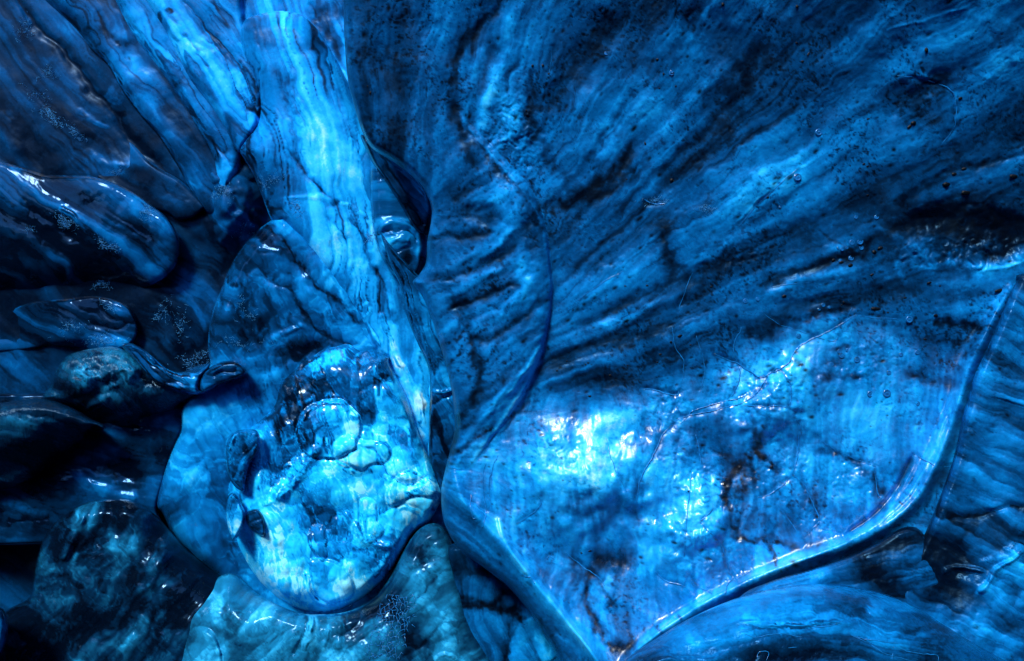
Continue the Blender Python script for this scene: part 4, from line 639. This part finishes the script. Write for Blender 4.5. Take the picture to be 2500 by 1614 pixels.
formation('ice_pillar', 'smooth ice stub with a black grit band standing under the lip of the right wall', 'ice pillar',
  [(1090,1362),(1100,1330),(1150,1330),(1220,1380),(1280,1440),(1330,1500),(1400,1600),(1450,1760),(1150,1760),(1135,1650),(1125,1560),(1112,1500),(1104,1420)],
  3.72, gy=-.1, gx=.2, curl=22, curl_d=.12, base=.36, mat=M_FOLD, flow=('dir',-78,0), Lu=260, Lv=16, sm=.12,
  ops=[('b',1170,1390,60,30,-25,-.03,-.30,.3),('r',[(1118,1460),(1160,1470),(1210,1478),(1260,1480)],15,-.01,-.4,.9),('b',1240,1440,30,24,0,-.02,-.26,.5),('r',[(1240,1480),(1275,1500),(1280,1520)],10,-.01,-.3,.6),('b',1190,1420,50,12,-10,.01,.14),('b',1160,1540,36,60,0,0,.12),('b',1240,1570,12,80,-8,-.03,-.3),
       ('r',[(1300,1500),(1320,1560),(1350,1620)],16,.05,.5),('r',[(1110,1420),(1120,1500),(1135,1580),(1145,1640)],5,.02,.22),('b',1280,1540,14,50,-10,.02,.18)])
# ------------------------------------------------------------------ lower right
formation('ice_wall', 'dark blue ice face beyond the raised rim at the right edge', 'ice wall',
  [(2478,690),(2520,660),(2900,600),(2900,1900),(2300,1900),(2200,1500),(2215,1400),(2245,1330),(2268,1280),(2300,1200),(2330,1110),(2352,1010),(2378,920),(2410,850),(2440,780)],
  2.88, gx=-.3, gy=-.05, curl=22, curl_d=.10, base=.33, mat=M_WALL, flow=('dir',-4,-.2), Lu=160, Lv=20, sm=.12, cm=.14, back=.4, pit=160,
  ops=[('r',[(2300,1255),(2360,1260),(2430,1250),(2520,1225)],10,-.03,-.3,.6),('b',2440,1150,70,60,0,.01,.05),('b',2340,1100,20,90,-14,-.02,-.12),('b',2310,1400,60,90,0,-.06,-.25,.2),('b',2250,1360,30,60,0,-.03,-.15),
       ('b',2410,1370,26,8,10,.02,.45),('r',[(2300,1400),(2330,1385),(2370,1388),(2400,1395)],5,.03,.25),('b',2350,1400,36,12,0,-.02,-.15),('r',[(2500,1340),(2450,1380),(2420,1420),(2390,1450)],8,.03,.24),('b',2490,1400,50,50,40,.02,.2),('b',2470,1350,40,14,25,.03,.3),
       ('b',2440,1490,50,50,30,.04,.24),('b',2400,1540,40,50,0,.03,.22),('b',2500,1570,60,50,0,.03,.26),('b',2480,1450,30,40,-30,-.03,-.2),('b',2350,1300,60,30,0,0,-.08,.15)])
V_ = formation('ice_dome', 'smooth dark blue ice dome rising from the bottom right corner', 'ice dome',
  [(1440,1760),(1500,1640),(1545,1598),(1600,1560),(1680,1512),(1760,1475),(1840,1448),(1920,1432),(2000,1425),(2080,1432),(2160,1450),(2230,1478),(2290,1515),(2360,1560),(2440,1605),(2520,1650),(2700,1760)],
  2.62, gy=-.55, curl=60, curl_d=.2, bulge=.22, bulge_r=170, base=.38, mat=M_DOME, flow=('dir',0,-1.0,1950), Lu=420, Lv=11, sm=.10, sh=.004, cm=.12, ch=.02, dark=.1, back=.5,
  ops=[('b',1900,1485,150,22,0,.02,.28),('b',1830,1500,70,14,8,.01,.15),('b',1800,1590,150,26,5,-.02,-.14),('b',1960,1600,120,30,0,-.02,-.12),('r',[(1810,1515),(1900,1525),(2000,1520),(2100,1518)],5,.012,.15),('r',[(1820,1530),(1920,1535),(2060,1520)],5,-.012,-.2),
       ('b',2100,1480,60,20,-12,.0,-.1),('b',2250,1560,80,26,-25,0,-.12),('b',2140,1590,60,20,0,.0,.04),('b',1700,1560,60,24,25,.01,.1)])
formation('ice_mass', 'black blue hollow of ice between the basin rim and the corner dome', 'ice mass',
  [(1800,1465),(1880,1420),(1980,1390),(2060,1362),(2140,1325),(2200,1290),(2240,1290),(2270,1330),(2300,1420),(2380,1520),(2440,1640),(2000,1640),(1800,1560)],
  2.93, gy=-.2, curl=18, curl_d=.08, base=.25, mat=M_WALL, flow=('dir',12,0), Lv=16, sm=.14, back=.3,
  ops=[('b',2130,1400,70,30,-20,-.03,-.3,.6),('b',2170,1440,60,20,-30,-.02,-.2,.4),('b',2010,1412,24,12,0,.02,.2),('b',2215,1350,30,40,0,.02,.06),('b',1930,1420,50,10,15,0,.14)])

# ------------------------------------------------------------------ parts that lie on the ice
def tube_mesh(name, P3, R, n=5):
    V = []; Fc = []; N = len(P3)
    P3 = np.array(P3); R = np.array(R)
    for i in range(N):
        t = P3[min(i+1, N-1)]-P3[max(i-1, 0)]; t = t/(np.linalg.norm(t)+1e-9)
        a = np.cross(t, (0, -1, 0)); a /= np.linalg.norm(a)+1e-9; b = np.cross(a, t)
        for k in range(n):
            q = 2*math.pi*k/n; V.append(P3[i]+R[i]*(math.cos(q)*a+math.sin(q)*b))
    for i in range(N-1):
        for k in range(n):
            Fc.append((i*n+k, i*n+(k+1) % n, (i+1)*n+(k+1) % n, (i+1)*n+k))
    Fc.append(tuple(range(n))[::-1]); Fc.append(tuple((N-1)*n+k for k in range(n)))
    return V, Fc
def link_part(name, V, Fc, mat, F, smooth_=True):
    V = np.array(V)-F['base']; me = bpy.data.meshes.new(name); me.from_pydata(V.tolist(), [], Fc)
    for p in me.polygons: p.use_smooth = smooth_
    me.materials.append(mat); o = bpy.data.objects.new(name, me); C.objects.link(o); o.parent = F['o']
    return o
def vein(F, pts, r=2.2, mat=None, name='healed_crack', jit=2.2, lift=0.25):
    P = smooth(pts, 7); P = P+np.stack([jit*fbm(P[:, 0]/18, P[:, 1]/18, 1, 3), jit*fbm(P[:, 0]/18+9, P[:, 1]/18, 2, 3)], -1)
    Q = []; R = []; n = len(P)
    for i, (x, y) in enumerate(P):
        d, s = depth_at(F, x, y); sc = 0.75*d/1250
        rr = r*sc*(0.35+0.65*math.sin(math.pi*min(max(i/(n-1), 0.05), 0.95)))*(0.8+0.4*random.random())
        Q.append(pos(np.float64(x), np.float64(y), np.float64(d-rr*lift))); R.append(rr)
    V, Fc = tube_mesh(name, Q, R); return link_part(name, V, Fc, mat or M_VEIN, F)
for pts, r in WALL_VEINS:
    vein(W, pts, r*0.65, lift=0.0)
for pts in [[(1820,1548),(1850,1555),(1900,1548),(1960,1555)],[(2070,1545),(2110,1560),(2160,1568),(2205,1572)],[(2070,1545),(2120,1570),(2170,1600),(2230,1614)],[(2180,1580),(2230,1592),(2285,1600),(2290,1614)],[(1850,1610),(1855,1592),(1875,1594),(1870,1612)],[(1925,1582),(1945,1580)],[(2180,1598),(2178,1614)],[(1930,1520),(2010,1530),(2060,1515)]]:
    vein(V_, pts, 0.9, M_VEIN)

def stone(F, px, py, rx, ry, rot, mat, name='stone', seed=0):
    d, s = depth_at(F, px, py)
    if s < 4: return
    k = 0.75*d/1250; rs = random.Random(seed); V = []; Fc = []; nu, nv = 8, 5; c, s_ = math.cos(rot), math.sin(rot)
    for j in range(nv+1):
        ph = math.pi*j/nv
        for i in range(nu):
            th = 2*math.pi*i/nu; q = 0.8+0.4*rs.random()
            x = math.sin(ph)*math.cos(th)*rx*q; y = math.sin(ph)*math.sin(th)*ry*q; z = math.cos(ph)*min(rx, ry)*0.5
            V.append(pos(np.float64(px), np.float64(py), np.float64(d))+np.array([(x*c-y*s_)*k, z*k, (x*s_+y*c)*k]))
    for j in range(nv):
        for i in range(nu): Fc.append((j*nu+i, j*nu+(i+1) % nu, (j+1)*nu+(i+1) % nu, (j+1)*nu+i))
    return link_part(name, V, Fc, mat, F)
for i, (x, y, a, b, r) in enumerate([(2140,754,19,6,-.1),(2168,763,5,3,0),(2440,710,20,7,.2),(2262,122,6,9,0),(2345,240,8,5,.3),(2230,300,8,8,.6),(2222,308,12,5,.6),(2355,412,10,5,.2),(2330,425,9,6,0),(2360,470,18,9,.1),(2310,450,12,9,0),
      (2475,430,16,8,0),(2270,690,10,4,.2),(2130,670,8,4,.5),(1915,722,9,6,.4),(1737,700,5,3,0),(2060,738,4,6,0),(2295,698,3,3,0),(2210,727,7,3,0),(2285,770,8,5,0),(2260,828,8,4,0),(1532,892,4,3,0),(1490,916,6,3,.2),(1660,820,8,5,.3),(1638,835,4,4,0),(1686,842,5,3,0),
      (1612,865,6,4,0),(1605,885,4,3,0),(1436,886,4,3,0),(1430,890,3,3,0),(1384,882,3,3,0),(1360,905,3,4,0),(1440,967,6,4,0),(1440,1345,6,4,0),(1420,1350,4,3,0),(1682,1200,6,3,-.4),(1300,160,5,6,0),(1325,160,5,6,.4),(1340,180,4,4,0),(1605,145,6,5,0),
      (1645,178,3,4,0),(1620,180,3,4,0),(1610,215,4,3,0),(1650,210,4,3,0),(1765,10,6,7,0),(1575,350,3,7,.3),(905,225,4,11,-.3),(898,210,3,5,0),(1285,270,4,5,0),(1960,150,6,4,0),(1975,130,9,3,.9),(1945,105,5,3,-.4),(1875,482,5,4,0),(1946,15,5,7,0),
      (2120,290,7,3,.3),(2120,405,8,3,.4),(2110,400,6,3,.2),(2120,476,6,3,.2),(1640,440,7,8,0),(1530,438,4,2,0),(1580,697,5,3,0),(1555,717,4,2,0),(1527,698,6,3,0),(2055,745,3,3,0),(2035,635,8,6,.3),(2055,640,9,5,.2),(2077,648,8,6,0),(2135,615,8,7,0),(2150,605,10,6,.3)]):
    stone(W, x, y, a*.75, b*.7, r, M_STONE, 'stone', i)

def bubble(F, px, py, r):
    d, s = depth_at(F, px, py)
    if s < 6: return
    k = 0.75*d/1250; V = []; Fc = []; nu = 12
    prof = [(1.0, 0.0), (0.9, .28), (0.72, .3), (0.55, .12), (0.3, .2), (0.0, .3)]
    for (q, h) in prof[:-1]:
        for i in range(nu):
            th = 2*math.pi*i/nu; V.append(pos(np.float64(px), np.float64(py), np.float64(d))+np.array([math.cos(th)*q*r*k, -h*r*k+.001, math.sin(th)*q*r*k]))
    V.append(pos(np.float64(px), np.float64(py), np.float64(d))+np.array([0, -.28*r*k, 0]))
    for j in range(len(prof)-2):
        for i in range(nu): Fc.append((j*nu+i, j*nu+(i+1) % nu, (j+1)*nu+(i+1) % nu, (j+1)*nu+i))
    b = (len(prof)-2)*nu
    for i in range(nu): Fc.append((b+i, b+(i+1) % nu, len(V)-1))
    return link_part('air_bubble', V, Fc, M_BUBBLE, F)
for (x, y, r) in [(1999,323,9),(1947,433,10),(2165,960,10),(2170,910,6),(2125,962,8),(2055,868,7),(2092,878,8),(1950,820,6),(2080,592,7),(2100,590,8),(2103,605,6),(2056,608,5),(2068,605,4),(2047,605,4),(2052,637,5),(2050,858,6),(2070,855,5),(2220,780,9),(2240,860,6),(2200,866,5),(1640,175,5),(1640,178,7),(1480,130,5),
      (2010,745,5),(2000,755,4),(2025,750,4),(2078,630,7),(2140,530,6),(2090,530,5),(2240,985,6),(1905,505,4),(2030,890,6),(1820,735,6),(1850,730,5)]:
    bubble(W, x, y, r)

def frost(F, px, py, rx, ry, n, seed, rot=0, L=5.5):
    """a crust of small frost needles: one part"""
    rs = random.Random(seed); V = []; Fc = []; c, s_ = math.cos(rot), math.sin(rot)
    for _ in range(int(n*1.3)):
        gx_, gy_ = rs.gauss(0, 0.62)*rx, rs.gauss(0, 0.5)*ry; gy_ += 0.5*ry*math.sin(gx_/rx*3+seed)
        x = px+gx_*c-gy_*s_; y = py-(gx_*s_+gy_*c); a = rs.uniform(0, 6.28)
        for __ in range(rs.randint(1, 3)):
            ln = rs.uniform(0.35, 1)*L; x2, y2 = x+math.cos(a)*ln, y+math.sin(a)*ln
            d1, s1 = depth_at(F, x, y); d2, s2 = depth_at(F, x2, y2)
            if s1 < 3 or s2 < 3: break
            k = 0.75*d1/1250; r = rs.uniform(0.25, 0.6)*k
            A = pos(np.float64(x), np.float64(y), np.float64(d1-r*1.2)); B = pos(np.float64(x2), np.float64(y2), np.float64(d2-r*1.2-rs.random()*2*k))
            t = B-A; nrm = np.cross(t, (0, -1, 0)); nrm /= np.linalg.norm(nrm)+1e-9; b0 = len(V)
            V += [A+nrm*r, A-nrm*r, B, A+np.array([0, -r*1.6, 0])]
            Fc += [(b0, b0+2, b0+3), (b0+1, b0+3, b0+2), (b0, b0+1, b0+2)]
            x, y = x2, y2; a += rs.uniform(-1.2, 1.2)
    if V: link_part('frost_patch', V, Fc, M_FROST, F, False)['kind'] = 'stuff'
F_ = lambda part: next(v for k, v in FORMS.items() if part in k)
UW = F_('filling the upper left'); LL = F_('large smooth dark lobe'); SH = F_('bulging ice shoulder'); CO = F_('tall smooth azure'); SL = F_('small rounded dark lobe')
for a in [(UW,60,70,18,30,60,1),(UW,118,180,20,14,50,2),(UW,125,285,34,14,130,3,-.5),(UW,185,325,26,8,60,4,-.7),(UW,285,420,16,8,26,5),(UW,90,230,30,12,30,6,-.5),(UW,540,470,26,26,80,7),(UW,600,560,30,18,50,8),
          (LL,385,505,34,16,130,9,.5),(LL,365,520,18,8,40,10),(LL,160,540,22,14,110,11,-.4),(LL,262,600,26,10,110,12,-.6),(LL,75,560,14,8,20,13),(SL,250,835,60,14,110,14),(SL,175,800,26,12,50,15,.3),(SL,262,745,30,8,30,16,-.4),
          (UW,400,760,18,30,50,17,-.9),(UW,440,790,14,30,40,18),(UW,480,880,36,20,90,19),(UW,245,695,20,10,50,20),(SH,690,515,40,10,80,21),(SH,600,760,24,26,30,22),(SH,590,835,50,12,30,23),(CO,650,440,36,18,60,24),(CO,725,505,14,22,50,25,.6),(CO,905,580,14,8,40,26,.8),(W,1600,492,26,5,50,27),(W,1725,510,20,8,40,28)]:
    frost(*a)
# honeycomb of fine veins on the foot slab
FT = F_('rippled ice foot'); rs = random.Random(4)
nodes = {}
def node(i, j):
    if (i, j) not in nodes: nodes[i, j] = (rs.uniform(-4.5, 4.5), rs.uniform(-4.5, 4.5))
    a = nodes[i, j]; return (865+i*8.6+a[0], 1455+j*7.4+a[1])
V = []; Fc = []
for j in range(21):
    for i in range(24):
        for (p, q) in (((i, j), (i+1, j)), ((i, j), (i, j+1))):
            if q[1] == j and (i+j) % 2: continue          # brick-like net: six-sided cells once shaken
            A = node(*p); B = node(*q); cxm = 955-(A[1]-1530)*0.35
            if abs(A[0]-cxm) > 26+rs.uniform(0, 30) or rs.random() < .12: continue
            Q = []
            for t in (0, .5, 1):
                x = A[0]*(1-t)+B[0]*t; y = A[1]*(1-t)+B[1]*t; d, s = depth_at(FT, x, y); Q.append(pos(np.float64(x), np.float64(y), np.float64(d-.0012)))
            v, f = tube_mesh('', Q, [.0012]*3, 4); b0 = len(V); V += v; Fc += [tuple(b0+k for k in q_) for q_ in f]
link_part('crackle_veins', V, Fc, M_VEIN, FT)['kind'] = 'stuff'
